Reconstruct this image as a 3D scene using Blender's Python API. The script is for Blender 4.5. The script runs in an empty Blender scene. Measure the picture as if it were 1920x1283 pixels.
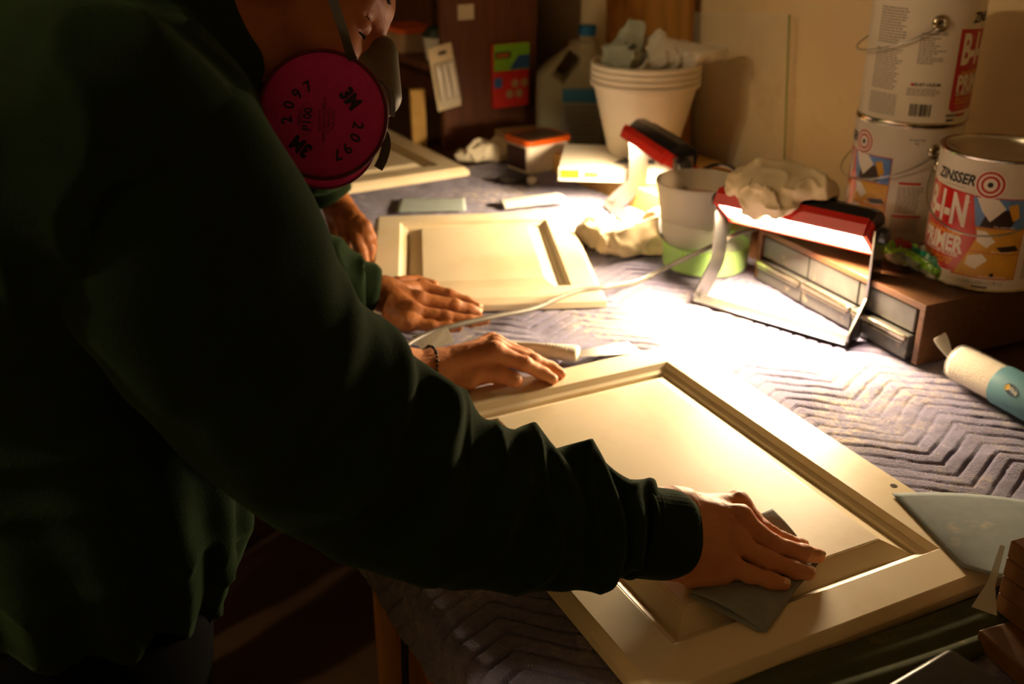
import bpy, bmesh, math, random
import numpy as np
from mathutils import Vector, Matrix, noise as mnoise

random.seed(7)
rng = np.random.default_rng(7)
SC = bpy.context.scene
COL = SC.collection
PI = math.pi

# ------------------------------------------------------------------ camera
FPX = 1950.0                      # focal length in pixels of the 1920 x 1283 frame
TT = 0.90                         # height of the padded bench surface
CAM = np.array([0.0, 0.0, TT + 0.65])
PITCH = math.atan(891 / FPX)
YAW = math.radians(30)
FW = np.array([math.sin(YAW) * math.cos(PITCH), math.cos(YAW) * math.cos(PITCH), -math.sin(PITCH)])
RT = np.array([math.cos(YAW), -math.sin(YAW), 0.0])
UP = np.cross(RT, FW)
cam_data = bpy.data.cameras.new('camera')
cam = bpy.data.objects.new('camera', cam_data)
COL.objects.link(cam)
cam.location = CAM
cam.rotation_euler = (PI / 2 - PITCH, 0, -YAW)
cam_data.sensor_width = 36
cam_data.lens = 36 * FPX / 1920
cam_data.clip_start = 0.02
cam_data.dof.use_dof = True
cam_data.dof.focus_distance = 1.02
cam_data.dof.aperture_fstop = 5.0
SC.camera = cam

# ------------------------------------------------------------------ world, exposure, light levels
W = bpy.data.worlds.new('world')
SC.world = W
W.use_nodes = True
W.node_tree.nodes['Background'].inputs[0].default_value = (0.62, 0.75, 0.72, 1)
W.node_tree.nodes['Background'].inputs[1].default_value = 0.0
SC.view_settings.view_transform = 'Standard'
SC.view_settings.look = 'None'
SC.view_settings.gamma = 1
SC.view_settings.use_curve_mapping = False
SC.view_settings.exposure = 0.0
LAMP_COL = (1.0, 0.735, 0.44)
LAMP_STRENGTH = 340.0
LAMP2_STRENGTH = 330.0
FILL_BULB_STRENGTH = 600.0
SC.cycles.max_bounces = 8
SC.cycles.transparent_max_bounces = 12
SC.cycles.caustics_reflective = False
SC.cycles.caustics_refractive = False
SC.cycles.sample_clamp_indirect = 4.0


def at(x, y, z=0.0):
    """World point seen at a place of the frame, at height z above the bench surface."""
    r = FW + RT * (x - 960) / FPX - UP * (y - 641.5) / FPX
    return Vector(CAM + r * ((TT + z - CAM[2]) / r[2]))


def atd(x, y, d):
    return Vector(CAM + (FW + RT * (x - 960) / FPX - UP * (y - 641.5) / FPX) * d)


# ------------------------------------------------------------------ node materials
MATS = {}


def rgb(h):
    """sRGB 0-255 triple to linear."""
    return tuple(((c / 255) / 12.92 if c / 255 <= 0.04045 else ((c / 255 + 0.055) / 1.055) ** 2.4) for c in h)


def mat(name, col, rough=0.6, metal=0.0, spec=0.4, var=0.0, vscale=20.0, var_col=None, bump=0.0, bscale=80.0,
        sss=0.0, trans=0.0, alpha=1.0, coat=0.0, sheen=0.0, emit=None, estr=0.0, stretch=(1, 1, 1), bdist=0.002,
        ior=1.45, blotch=None, bl_scale=6.0, bl_lo=0.55, bl_hi=0.7, sss_col=None):
    if name in MATS:
        return MATS[name]
    m = bpy.data.materials.new(name)
    m.use_nodes = True
    nt = m.node_tree
    b = nt.nodes['Principled BSDF']
    I = b.inputs
    col = tuple(col) + (1,)
    I['Base Color'].default_value = col
    I['Roughness'].default_value = rough
    I['Metallic'].default_value = metal
    I['Specular IOR Level'].default_value = spec
    I['IOR'].default_value = ior
    I['Transmission Weight'].default_value = trans
    I['Alpha'].default_value = alpha
    I['Coat Weight'].default_value = coat
    I['Sheen Weight'].default_value = sheen
    if sheen:
        I['Sheen Roughness'].default_value = 0.35
        I['Sheen Tint'].default_value = tuple(min(1, c * 9 + .04) for c in col[:3]) + (1,)
    if sss:
        I['Subsurface Weight'].default_value = sss
        I['Subsurface Radius'].default_value = sss_col or (1.0, 0.35, 0.18)
        I['Subsurface Scale'].default_value = 0.004
    if emit:
        I['Emission Color'].default_value = tuple(emit) + (1,)
        I['Emission Strength'].default_value = estr
    tc = nt.nodes.new('ShaderNodeTexCoord')
    mp = nt.nodes.new('ShaderNodeMapping')
    mp.inputs['Scale'].default_value = stretch
    nt.links.new(tc.outputs['Object'], mp.inputs['Vector'])
    src = None
    if var:
        n = nt.nodes.new('ShaderNodeTexNoise')
        n.inputs['Scale'].default_value = vscale
        n.inputs['Detail'].default_value = 6
        nt.links.new(mp.outputs[0], n.inputs['Vector'])
        mr = nt.nodes.new('ShaderNodeMapRange')
        mr.inputs[1].default_value = 0.3
        mr.inputs[2].default_value = 0.7
        nt.links.new(n.outputs['Fac'], mr.inputs[0])
        mx = nt.nodes.new('ShaderNodeMix')
        mx.data_type = 'RGBA'
        mx.inputs[6].default_value = col
        vc = var_col if var_col else tuple(c * (1 - var) for c in col[:3])
        mx.inputs[7].default_value = tuple(vc) + (1,)
        nt.links.new(mr.outputs[0], mx.inputs[0])
        src = mx.outputs[2]
    if blotch:
        n = nt.nodes.new('ShaderNodeTexNoise')
        n.inputs['Scale'].default_value = bl_scale
        n.inputs['Detail'].default_value = 8
        n.inputs['Roughness'].default_value = 0.65
        nt.links.new(tc.outputs['Object'], n.inputs['Vector'])
        mr = nt.nodes.new('ShaderNodeMapRange')
        mr.inputs[1].default_value = bl_lo
        mr.inputs[2].default_value = bl_hi
        nt.links.new(n.outputs['Fac'], mr.inputs[0])
        mx = nt.nodes.new('ShaderNodeMix')
        mx.data_type = 'RGBA'
        if src:
            nt.links.new(src, mx.inputs[6])
        else:
            mx.inputs[6].default_value = col
        mx.inputs[7].default_value = tuple(blotch) + (1,)
        nt.links.new(mr.outputs[0], mx.inputs[0])
        src = mx.outputs[2]
    if src:
        nt.links.new(src, I['Base Color'])
    if bump:
        n = nt.nodes.new('ShaderNodeTexNoise')
        n.inputs['Scale'].default_value = bscale
        n.inputs['Detail'].default_value = 4
        nt.links.new(mp.outputs[0], n.inputs['Vector'])
        bp = nt.nodes.new('ShaderNodeBump')
        bp.inputs['Strength'].default_value = bump
        bp.inputs['Distance'].default_value = bdist
        nt.links.new(n.outputs['Fac'], bp.inputs['Height'])
        nt.links.new(bp.outputs[0], I['Normal'])
    MATS[name] = m
    return m


# ------------------------------------------------------------------ object helpers
def tag(o, label=None, cat=None, group=None, kind=None):
    if label:
        o['label'] = label
    if cat:
        o['category'] = cat
    if group:
        o['group'] = group
    if kind:
        o['kind'] = kind
    return o


def empty(name, loc=(0, 0, 0), rz=0.0):
    o = bpy.data.objects.new(name, None)
    o.empty_display_size = 0.02
    COL.objects.link(o)
    o.location = loc
    o.rotation_euler = (0, 0, rz)
    o.matrix_world = Matrix.LocRotScale(Vector(loc), o.rotation_euler, None)
    return o


def link(name, me, m, parent=None, smooth=False):
    """Mesh given in the parent's local space (or world space if no parent)."""
    ms = m if isinstance(m, (list, tuple)) else [m]
    for k in ms:
        me.materials.append(k)
    if smooth:
        me.polygons.foreach_set('use_smooth', [True] * len(me.polygons))
    o = bpy.data.objects.new(name, me)
    COL.objects.link(o)
    if parent:
        o.parent = parent
    return o


def linkw(name, me, m, parent, smooth=False):
    """Mesh given in world space, parented to an empty standing anywhere."""
    o = link(name, me, m, None, smooth)
    o.parent = parent
    o.matrix_parent_inverse = parent.matrix_world.inverted()
    return o


def pydata(name, v, f):
    me = bpy.data.meshes.new(name)
    me.from_pydata([tuple(map(float, p)) for p in v], [], [tuple(int(i) for i in q) for q in f])
    me.update()
    return me


def fastmesh(name, v, quads):
    v = np.asarray(v, np.float32)
    q = np.asarray(quads, np.int32)
    me = bpy.data.meshes.new(name)
    me.vertices.add(len(v))
    me.vertices.foreach_set('co', v.ravel())
    me.loops.add(q.size)
    me.loops.foreach_set('vertex_index', q.ravel())
    me.polygons.add(len(q))
    me.polygons.foreach_set('loop_start', np.arange(0, q.size, q.shape[1], dtype=np.int32))
    me.update(calc_edges=True)
    me.validate()
    return me


class MB:
    """Collects shapes into one mesh."""

    def __init__(self):
        self.bm = bmesh.new()
        self.mi = 0

    def _new(self, geom_faces):
        for f in geom_faces:
            f.material_index = self.mi

    def poly(self, v, f):
        vs = [self.bm.verts.new(p) for p in v]
        for q in f:
            try:
                self.bm.faces.new([vs[i] for i in q]).material_index = self.mi
            except ValueError:
                pass
        return vs

    def box(self, c, s, bev=0.0, rot=None, seg=2):
        t = bmesh.new()
        bmesh.ops.create_cube(t, size=1)
        for v in t.verts:
            v.co = Vector((v.co.x * s[0], v.co.y * s[1], v.co.z * s[2]))
        if bev > 0:
            bmesh.ops.bevel(t, geom=list(t.edges), offset=bev, segments=seg, affect='EDGES', profile=0.5)
        M = Matrix.Translation(Vector(c)) @ (rot.to_4x4() if rot is not None else Matrix())
        bmesh.ops.transform(t, matrix=M, verts=t.verts)
        self.merge(t)
        return self

    def merge(self, t):
        t.verts.index_update()
        vs = [self.bm.verts.new(v.co) for v in t.verts]
        for f in t.faces:
            try:
                self.bm.faces.new([vs[v.index] for v in f.verts]).material_index = self.mi
            except ValueError:
                pass
        t.free()

    def lathe(self, prof, n=48, M=None, close=False, a0=0.0, a1=2 * PI):
        """prof: list of (r, z); caps where r == 0."""
        M = M or Matrix()
        full = abs(a1 - a0 - 2 * PI) < 1e-6
        k = n if full else n + 1
        rings = []
        for r, z in prof:
            if r < 1e-7:
                rings.append([self.bm.verts.new(M @ Vector((0, 0, z)))])
            else:
                rings.append([self.bm.verts.new(M @ Vector((r * math.cos(a0 + (a1 - a0) * i / n), r * math.sin(a0 + (a1 - a0) * i / n), z)))
                              for i in range(k)])
        for A, B in zip(rings, rings[1:]):
            for i in range(n):
                j = (i + 1) % k
                if len(A) == 1 and len(B) == 1:
                    continue
                if len(A) == 1:
                    q = [A[0], B[j], B[i]][::-1]
                elif len(B) == 1:
                    q = [A[i], A[j], B[0]]
                else:
                    q = [A[i], A[j], B[j], B[i]]
                try:
                    self.bm.faces.new(q).material_index = self.mi
                except ValueError:
                    pass
        return self

    def tube(self, pts, r, n=10, cap=True, closed=False):
        pts = [Vector(p) for p in pts]
        m = len(pts)
        rad = r if isinstance(r, (list, tuple)) else [r] * m
        rings = []
        nrm = None
        for i, p in enumerate(pts):
            if closed:
                t = (pts[(i + 1) % m] - pts[i - 1]).normalized()
            else:
                t = (pts[min(i + 1, m - 1)] - pts[max(i - 1, 0)]).normalized()
            if nrm is None:
                nrm = t.orthogonal().normalized()
            nrm = (nrm - t * nrm.dot(t))
            nrm = nrm.normalized() if nrm.length > 1e-6 else t.orthogonal().normalized()
            bn = t.cross(nrm)
            rings.append([self.bm.verts.new(p + (nrm * math.cos(2 * PI * k / n) + bn * math.sin(2 * PI * k / n)) * rad[i]) for k in range(n)])
        for i in range(m if closed else m - 1):
            A, B = rings[i], rings[(i + 1) % m]
            for k in range(n):
                self.bm.faces.new([A[k], A[(k + 1) % n], B[(k + 1) % n], B[k]]).material_index = self.mi
        if cap and not closed:
            self.bm.faces.new(rings[0][::-1]).material_index = self.mi
            self.bm.faces.new(rings[-1]).material_index = self.mi
        return self

    def strip(self, pts, wdir, w, th):
        """A flat band of width w (along wdir) and thickness th following pts."""
        pts = [Vector(p) for p in pts]
        m = len(pts)
        rings = []
        for i, p in enumerate(pts):
            t = (pts[min(i + 1, m - 1)] - pts[max(i - 1, 0)]).normalized()
            wd = Vector(wdir[i]) if isinstance(wdir, list) else Vector(wdir)
            wd = (wd - t * wd.dot(t)).normalized()
            nn = t.cross(wd)
            ww = w[i] if isinstance(w, list) else w
            rings.append([self.bm.verts.new(p + wd * a * ww / 2 + nn * b * th / 2) for a, b in ((-1, -1), (1, -1), (1, 1), (-1, 1))])
        for A, B in zip(rings, rings[1:]):
            for k in range(4):
                self.bm.faces.new([A[k], A[(k + 1) % 4], B[(k + 1) % 4], B[k]]).material_index = self.mi
        self.bm.faces.new(rings[0][::-1]).material_index = self.mi
        self.bm.faces.new(rings[-1]).material_index = self.mi
        return self

    def prism(self, outline, z0, z1, M=None, bev=0.0):
        M = M or Matrix()
        t = bmesh.new()
        lo = [t.verts.new((x, y, z0)) for x, y in outline]
        hi = [t.verts.new((x, y, z1)) for x, y in outline]
        n = len(outline)
        t.faces.new(lo[::-1])
        t.faces.new(hi)
        for i in range(n):
            t.faces.new([lo[i], lo[(i + 1) % n], hi[(i + 1) % n], hi[i]])
        if bev:
            bmesh.ops.bevel(t, geom=list(t.edges), offset=bev, segments=2, affect='EDGES', profile=0.5)
        bmesh.ops.transform(t, matrix=M, verts=t.verts)
        self.merge(t)
        return self

    def mesh(self, name='mesh', recalc=True):
        if recalc:
            bmesh.ops.recalc_face_normals(self.bm, faces=self.bm.faces)
        me = bpy.data.meshes.new(name)
        self.bm.to_mesh(me)
        self.bm.free()
        return me

    def build(self, name, m, parent=None, smooth=False, angle=None):
        me = self.mesh(name)
        o = link(name, me, m, parent, smooth or angle is not None)
        if angle is not None:
            try:
                me.set_sharp_from_angle(angle=math.radians(angle))
            except Exception:
                pass
        return o

    def buildw(self, name, m, parent, smooth=False, angle=None):
        o = self.build(name, m, None, smooth, angle)
        o.parent = parent
        o.matrix_parent_inverse = parent.matrix_world.inverted()
        return o


def spline(pts, n=8):
    """Catmull-Rom through pts."""
    P = [Vector(p) for p in pts]
    out = []
    for i in range(len(P) - 1):
        p0 = P[max(i - 1, 0)]
        p1, p2 = P[i], P[i + 1]
        p3 = P[min(i + 2, len(P) - 1)]
        for k in range(n):
            t = k / n
            out.append(0.5 * ((2 * p1) + (-p0 + p2) * t + (2 * p0 - 5 * p1 + 4 * p2 - p3) * t * t + (-p0 + 3 * p1 - 3 * p2 + p3) * t ** 3))
    out.append(P[-1])
    return out


def struct(name, mb, m, label=None, cat=None, **k):
    o = mb.build(name, m, None, **k)
    o['kind'] = 'structure'
    if label:
        o['label'] = label
    if cat:
        o['category'] = cat
    return o


# ------------------------------------------------------------------ signed distance modelling (bodies, hands, cloth lumps)
def caps(a, b, ra, rb):
    a = np.array(a, np.float32)
    b = np.array(b, np.float32)
    ab = b - a
    L = float(ab @ ab) + 1e-12

    def f(P):
        t = np.clip(((P - a) @ ab) / L, 0, 1)
        d = P - a - t[..., None] * ab
        return np.sqrt((d * d).sum(-1)) - (ra + (rb - ra) * t)
    f.bb = (np.minimum(a - ra, b - rb), np.maximum(a + ra, b + rb))
    return f


def ell(c, r, R=None):
    c = np.array(c, np.float32)
    r = np.array(r, np.float32)
    A = np.array(R, np.float32) if R is not None else np.eye(3, dtype=np.float32)   # rows = local axes

    def f(P):
        q = (P - c) @ A.T
        k0 = np.sqrt(((q / r) ** 2).sum(-1))
        k1 = np.sqrt(((q / (r * r)) ** 2).sum(-1)) + 1e-9
        return k0 * (k0 - 1) / k1
    m = float(r.max())
    f.bb = (c - m, c + m)
    return f


def smin(a, b, k):
    h = np.clip(0.5 + 0.5 * (b - a) / k, 0, 1)
    return b + (a - b) * h - k * h * (1 - h)


def smax(a, b, k):
    return -smin(-a, -b, k)


def union(items, k):
    """items: list of f or (f, k)"""
    def f(P):
        d = None
        for it in items:
            g, kk = it if isinstance(it, tuple) else (it, k)
            e = g(P)
            d = e if d is None else smin(d, e, kk)
        return d
    lo = np.min([(it[0] if isinstance(it, tuple) else it).bb[0] for it in items], axis=0)
    hi = np.max([(it[0] if isinstance(it, tuple) else it).bb[1] for it in items], axis=0)
    f.bb = (lo, hi)
    return f


def surface(f, h, pad=None, bb=None):
    """Naive surface nets: SDF -> (verts, quads)."""
    lo, hi = bb if bb is not None else f.bb
    pad = 3 * h if pad is None else pad
    lo = np.array(lo, np.float32) - pad
    hi = np.array(hi, np.float32) + pad
    n = np.ceil((hi - lo) / h).astype(int) + 1
    # evaluate in blocks; blocks far from the surface only need a sign
    Bk = 8
    nb = -(-n // Bk)
    bc = [lo[i] + h * (Bk * np.arange(nb[i], dtype=np.float32) + (Bk - 1) / 2) for i in range(3)]
    BC = np.stack(np.meshgrid(*bc, indexing='ij'), -1).astype(np.float32)
    dc = f(BC.reshape(-1, 1, 1, 3)).reshape(tuple(nb))
    lim = Bk * h * 0.87 * 1.7 + 2 * h + 0.006
    Vb = np.where(dc < 0, -1.0, 1.0).astype(np.float32)
    V = np.repeat(np.repeat(np.repeat(Vb, Bk, 0), Bk, 1), Bk, 2)
    A_ = np.argwhere(np.abs(dc) < lim)
    loc = np.stack(np.meshgrid(*[np.arange(Bk)] * 3, indexing='ij'), -1)
    for s in range(0, len(A_), 1500):
        ab = A_[s:s + 1500]
        I_ = ab[:, None, None, None, :] * Bk + loc[None]
        P = (lo + h * I_).astype(np.float32)
        V[I_[..., 0], I_[..., 1], I_[..., 2]] = f(P)
    V = V[:n[0], :n[1], :n[2]]
    V = np.where(np.abs(V) < 1e-9, 1e-9, V)
    S = V < 0
    c = np.zeros(tuple(n - 1), np.int8)
    corners = [(i, j, k) for i in (0, 1) for j in (0, 1) for k in (0, 1)]
    for i, j, k in corners:
        c += S[i:n[0] - 1 + i, j:n[1] - 1 + j, k:n[2] - 1 + k]
    act = (c > 0) & (c < 8)
    I = np.argwhere(act)
    idx = np.full(act.shape, -1, np.int64)
    idx[act] = np.arange(len(I))
    acc = np.zeros((len(I), 3))
    cnt = np.zeros(len(I))
    for a in corners:
        for ax in range(3):
            if a[ax]:
                continue
            b = list(a)
            b[ax] = 1
            va = V[I[:, 0] + a[0], I[:, 1] + a[1], I[:, 2] + a[2]]
            vb = V[I[:, 0] + b[0], I[:, 1] + b[1], I[:, 2] + b[2]]
            m = (va < 0) != (vb < 0)
            t = va[m] / (va[m] - vb[m])
            p = np.tile(np.array(a, float), (m.sum(), 1))
            p[:, ax] += t
            acc[m] += p
            cnt[m] += 1
    verts = lo + h * (I + acc / cnt[:, None])
    quads = []
    for ax in range(3):
        u, w = (ax + 1) % 3, (ax + 2) % 3
        sl0 = [slice(None)] * 3
        sl1 = [slice(None)] * 3
        sl0[ax] = slice(0, n[ax] - 1)
        sl1[ax] = slice(1, n[ax])
        A, B = S[tuple(sl0)], S[tuple(sl1)]
        E = np.argwhere(A != B)
        E = E[(E[:, u] > 0) & (E[:, w] > 0) & (E[:, u] < n[u] - 1) & (E[:, w] < n[w] - 1)]
        s = A[E[:, 0], E[:, 1], E[:, 2]]
        q = []
        for du, dw in ((1, 1), (0, 1), (0, 0), (1, 0)):
            e = E.copy()
            e[:, u] -= du
            e[:, w] -= dw
            q.append(idx[e[:, 0], e[:, 1], e[:, 2]])
        q = np.stack(q, 1)
        q[~s] = q[~s][:, ::-1]
        quads.append(q)
    q = np.concatenate(quads)
    q = q[(q >= 0).all(1)]
    return verts, q


def sdfobj(name, f, h, m, parent=None, world=True, bb=None):
    v, q = surface(f, h, bb=bb)
    me = fastmesh(name, v, q)
    if parent is not None and world:
        return linkw(name, me, m, parent, True)
    return link(name, me, m, parent, True)


def joinmeshes(name, parts, m, parent):
    """Several (verts, quads) shells in one mesh object."""
    vs, qs, o = [], [], 0
    for v, q in parts:
        vs.append(v)
        qs.append(q + o)
        o += len(v)
    return linkw(name, fastmesh(name, np.concatenate(vs), np.concatenate(qs)), m, parent, True)


# cheap smooth value noise usable on numpy arrays
_NT = rng.random((32, 32, 32)).astype(np.float32)


def vnoise(P, s=1.0):
    Q = P * s
    F = np.floor(Q).astype(np.int64)
    t = (Q - F).astype(np.float32)
    t = t * t * (3 - 2 * t)
    F &= 31
    G = (F + 1) & 31
    x, y, z = t[..., 0], t[..., 1], t[..., 2]
    L = lambda a, b, w: a + (b - a) * w
    N = _NT
    c00 = L(N[F[..., 0], F[..., 1], F[..., 2]], N[G[..., 0], F[..., 1], F[..., 2]], x)
    c10 = L(N[F[..., 0], G[..., 1], F[..., 2]], N[G[..., 0], G[..., 1], F[..., 2]], x)
    c01 = L(N[F[..., 0], F[..., 1], G[..., 2]], N[G[..., 0], F[..., 1], G[..., 2]], x)
    c11 = L(N[F[..., 0], G[..., 1], G[..., 2]], N[G[..., 0], G[..., 1], G[..., 2]], x)
    return L(L(c00, c10, y), L(c01, c11, y), z) * 2 - 1


# ------------------------------------------------------------------ lettering
def text_bm(s, size=0.01, bold=0.0, shear=0.0, align='CENTER', squash=1.0):
    """Flat lettering as a bmesh in the XY plane (centred)."""
    cu = bpy.data.curves.new('lettering', 'FONT')
    cu.body = s
    cu.size = size
    cu.shear = shear
    cu.offset = bold * size
    cu.align_x = align
    cu.align_y = 'CENTER'
    cu.resolution_u = 3
    o = bpy.data.objects.new('lettering', cu)
    COL.objects.link(o)
    dg = bpy.context.evaluated_depsgraph_get()
    me = bpy.data.meshes.new_from_object(o.evaluated_get(dg))
    bpy.data.objects.remove(o)
    bpy.data.curves.remove(cu)
    bm = bmesh.new()
    bm.from_mesh(me)
    bpy.data.meshes.remove(me)
    if squash != 1.0:
        for v in bm.verts:
            v.co.x *= squash
    return bm


def rect_bm(x0, x1, y0, y1):
    bm = bmesh.new()
    bm.faces.new([bm.verts.new(p) for p in ((x0, y0, 0), (x1, y0, 0), (x1, y1, 0), (x0, y1, 0))])
    return bm


def poly_bm(pts):
    bm = bmesh.new()
    bm.faces.new([bm.verts.new((x, y, 0)) for x, y in pts])
    bmesh.ops.triangulate(bm, faces=list(bm.faces))
    return bm


def ring_bm(cx, cy, r0, r1, n=40):
    bm = bmesh.new()
    if r0 <= 0:
        bm.faces.new([bm.verts.new((cx + r1 * math.cos(2 * PI * i / n), cy + r1 * math.sin(2 * PI * i / n), 0)) for i in range(n)])
        return bm
    A = [bm.verts.new((cx + r0 * math.cos(2 * PI * i / n), cy + r0 * math.sin(2 * PI * i / n), 0)) for i in range(n)]
    B = [bm.verts.new((cx + r1 * math.cos(2 * PI * i / n), cy + r1 * math.sin(2 * PI * i / n), 0)) for i in range(n)]
    for i in range(n):
        j = (i + 1) % n
        bm.faces.new([A[i], B[i], B[j], A[j]])
    return bm


def shift(bm, x, y, rot=0.0):
    M = Matrix.Translation((x, y, 0)) @ Matrix.Rotation(rot, 4, 'Z')
    bmesh.ops.transform(bm, matrix=M, verts=bm.verts)
    return bm


def wrap(mb, bm, R, lift, mi, step=0.006):
    """Print a flat layer around a cylinder of radius R; x runs along the girth from angle 0 (local -Y faces the viewer)."""
    if bm.verts:
        x0 = min(v.co.x for v in bm.verts)
        x1 = max(v.co.x for v in bm.verts)
        x = math.ceil(x0 / step) * step
        while x < x1:
            bmesh.ops.bisect_plane(bm, geom=list(bm.verts) + list(bm.edges) + list(bm.faces), plane_co=(x, 0, 0), plane_no=(1, 0, 0), dist=1e-6)
            x += step
    mb.mi = mi
    for v in bm.verts:
        a = v.co.x / R
        v.co = Vector(((R + lift) * math.sin(a), -(R + lift) * math.cos(a), v.co.y))
    mb.merge(bm)

# ================================================================== materials
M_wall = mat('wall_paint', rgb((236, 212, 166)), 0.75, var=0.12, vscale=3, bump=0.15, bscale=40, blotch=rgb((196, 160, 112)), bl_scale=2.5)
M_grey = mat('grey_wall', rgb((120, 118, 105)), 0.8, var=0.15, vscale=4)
M_darkwall = mat('dark_wall', rgb((70, 56, 44)), .85, var=.2, vscale=3)
M_floor = mat('floor_board', rgb((92, 66, 44)), 0.7, var=0.5, vscale=5, bump=0.2)
M_ceil = mat('ceiling_paint', rgb((150, 140, 125)), 0.9)
M_brown = mat('dark_veneer', rgb((98, 56, 30)), 0.5, var=0.45, vscale=14, stretch=(8, 8, .7), bump=0.05)
M_brown2 = mat('walnut_veneer', rgb((98, 66, 42)), 0.45, var=0.4, vscale=20, stretch=(6, 1, 6), bump=0.05)
M_ply = mat('plywood', rgb((196, 138, 62)), 0.6, var=0.35, vscale=9, stretch=(5, 5, .6), blotch=rgb((120, 66, 24)), bl_scale=4, bl_lo=.6, bl_hi=.75)
M_pine = mat('pine', rgb((214, 170, 92)), 0.6, var=0.25, vscale=12, stretch=(1, .2, 3))
M_black = mat('black_plastic', (0.011, 0.011, 0.012), 0.38, spec=0.5)
M_blackrub = mat('black_rubber', (0.012, 0.012, 0.012), 0.6)
M_white = mat('white_plastic', rgb((236, 226, 206)), 0.42, spec=0.45)
M_paint = mat('cream_primer', rgb((238, 222, 188)), 0.42, spec=0.5, var=0.06, vscale=10, bump=0.10, bscale=240, bdist=0.0006,
              blotch=rgb((222, 200, 150)), bl_scale=7, bl_lo=.5, bl_hi=.75)
M_steel = mat('steel', rgb((190, 186, 176)), 0.28, metal=1.0, var=0.2, vscale=30)
M_chrome = mat('worn_chrome', rgb((200, 190, 165)), 0.22, metal=1.0, var=0.3, vscale=60, bump=0.1)
M_ink = mat('black_ink', (0.012, 0.011, 0.011), 0.6)
M_red = mat('red_plastic', rgb((190, 34, 24)), 0.35, spec=0.5)


def quilt_material():
    """Blue-lilac moving blanket with sawdust on it."""
    m = bpy.data.materials.new('quilted_blanket')
    m.use_nodes = True
    nt = m.node_tree
    b = nt.nodes['Principled BSDF']
    b.inputs['Roughness'].default_value = 0.95
    b.inputs['Specular IOR Level'].default_value = 0.1
    b.inputs['Sheen Weight'].default_value = 0.25
    tc = nt.nodes.new('ShaderNodeTexCoord')

    def nz(scale, det=6, ro=0.6):
        n = nt.nodes.new('ShaderNodeTexNoise')
        n.inputs['Scale'].default_value = scale
        n.inputs['Detail'].default_value = det
        n.inputs['Roughness'].default_value = ro
        nt.links.new(tc.outputs['Object'], n.inputs['Vector'])
        return n.outputs['Fac']

    def rng_(s, a, c):
        r = nt.nodes.new('ShaderNodeMapRange')
        r.inputs[1].default_value = a
        r.inputs[2].default_value = c
        nt.links.new(s, r.inputs[0])
        return r.outputs[0]

    def mix(f, a, c):
        x = nt.nodes.new('ShaderNodeMix')
        x.data_type = 'RGBA'
        nt.links.new(f, x.inputs[0])
        for s, i in ((a, 6), (c, 7)):
            if isinstance(s, tuple):
                x.inputs[i].default_value = s + (1,)
            else:
                nt.links.new(s, x.inputs[i])
        return x.outputs[2]

    def mul(a, c):
        x = nt.nodes.new('ShaderNodeMath')
        x.operation = 'MULTIPLY'
        nt.links.new(a, x.inputs[0])
        nt.links.new(c, x.inputs[1])
        return x.outputs[0]
    base = mix(rng_(nz(90), .3, .7), rgb((128, 124, 156)), rgb((96, 93, 124)))
    base = mix(rng_(nz(7), .35, .7), base, rgb((114, 110, 138)))
    dust = mul(rng_(nz(5.5, 3), .46, .70), rng_(nz(70, 8, .75), .45, .66))
    base = mix(dust, base, rgb((206, 188, 152)))
    specks = rng_(nz(260, 2), .70, .74)
    base = mix(specks, base, rgb((226, 208, 170)))
    nt.links.new(base, b.inputs['Base Color'])
    bp = nt.nodes.new('ShaderNodeBump')
    bp.inputs['Strength'].default_value = 0.7
    bp.inputs['Distance'].default_value = 0.0025
    nt.links.new(nz(420, 3), bp.inputs['Height'])
    nt.links.new(bp.outputs[0], b.inputs['Normal'])
    return m


M_quilt = quilt_material()

# ================================================================== the room
WX = 1.62
struct('floor', MB().box((0.3, 1.4, -0.05), (5.2, 6.0, 0.1)), M_floor)
struct('wall_right', MB().box((WX + 0.06, 1.2, 1.3), (0.12, 5.6, 2.6)), M_wall)
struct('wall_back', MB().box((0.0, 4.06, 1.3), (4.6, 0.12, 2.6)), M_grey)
struct('wall_left', MB().box((-2.26, 1.4, 1.3), (0.12, 5.2, 2.6)), M_wall)
struct('wall_front', MB().box((-0.3, -1.5, 1.3), (3.84, 0.12, 2.6)), M_wall)
struct('ceiling', MB().box((0.3, 1.4, 2.65), (5.2, 6.0, 0.1)), M_ceil)

# added bulb, out of view near the left wall, for soft fill light
bulb = empty('added_fill_lamp', (-1.3, 1.3, 2.6))
tag(bulb, 'added bare fill bulb out of view on a short cord under the ceiling', 'added fill lamp')
MB().lathe([(0, 2.6), (0.05, 2.6), (0.045, 2.575), (0.008, 2.57), (0, 2.57)], 24, Matrix.Translation((-1.3, 1.3, 0))).buildw('fill_lamp_rose', M_white, bulb, angle=40)
MB().tube([(-1.3, 1.3, 2.57), (-1.3, 1.3, 2.36)], 0.004, 8).buildw('cord', M_black, bulb)
MB().lathe([(0, 2.36), (0.014, 2.36), (0.018, 2.34), (0.018, 2.30), (0, 2.30)], 20, Matrix.Translation((-1.3, 1.3, 0))).buildw('socket', M_black, bulb, angle=40)
M_fill_bulb = mat('fill_bulb', (0.8, 0.8, 0.8), .3, emit=(1.0, 0.74, 0.42), estr=FILL_BULB_STRENGTH)
MB().lathe([(0, 2.195)] + [(0.04 * math.sin(PI * i / 16), 2.235 - 0.04 * math.cos(PI * i / 16)) for i in range(1, 14)] + [(0.015, 2.285), (0.015, 2.30), (0, 2.30)], 28, Matrix.Translation((-1.3, 1.3, 0))).buildw('bulb', M_fill_bulb, bulb, smooth=True)

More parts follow.
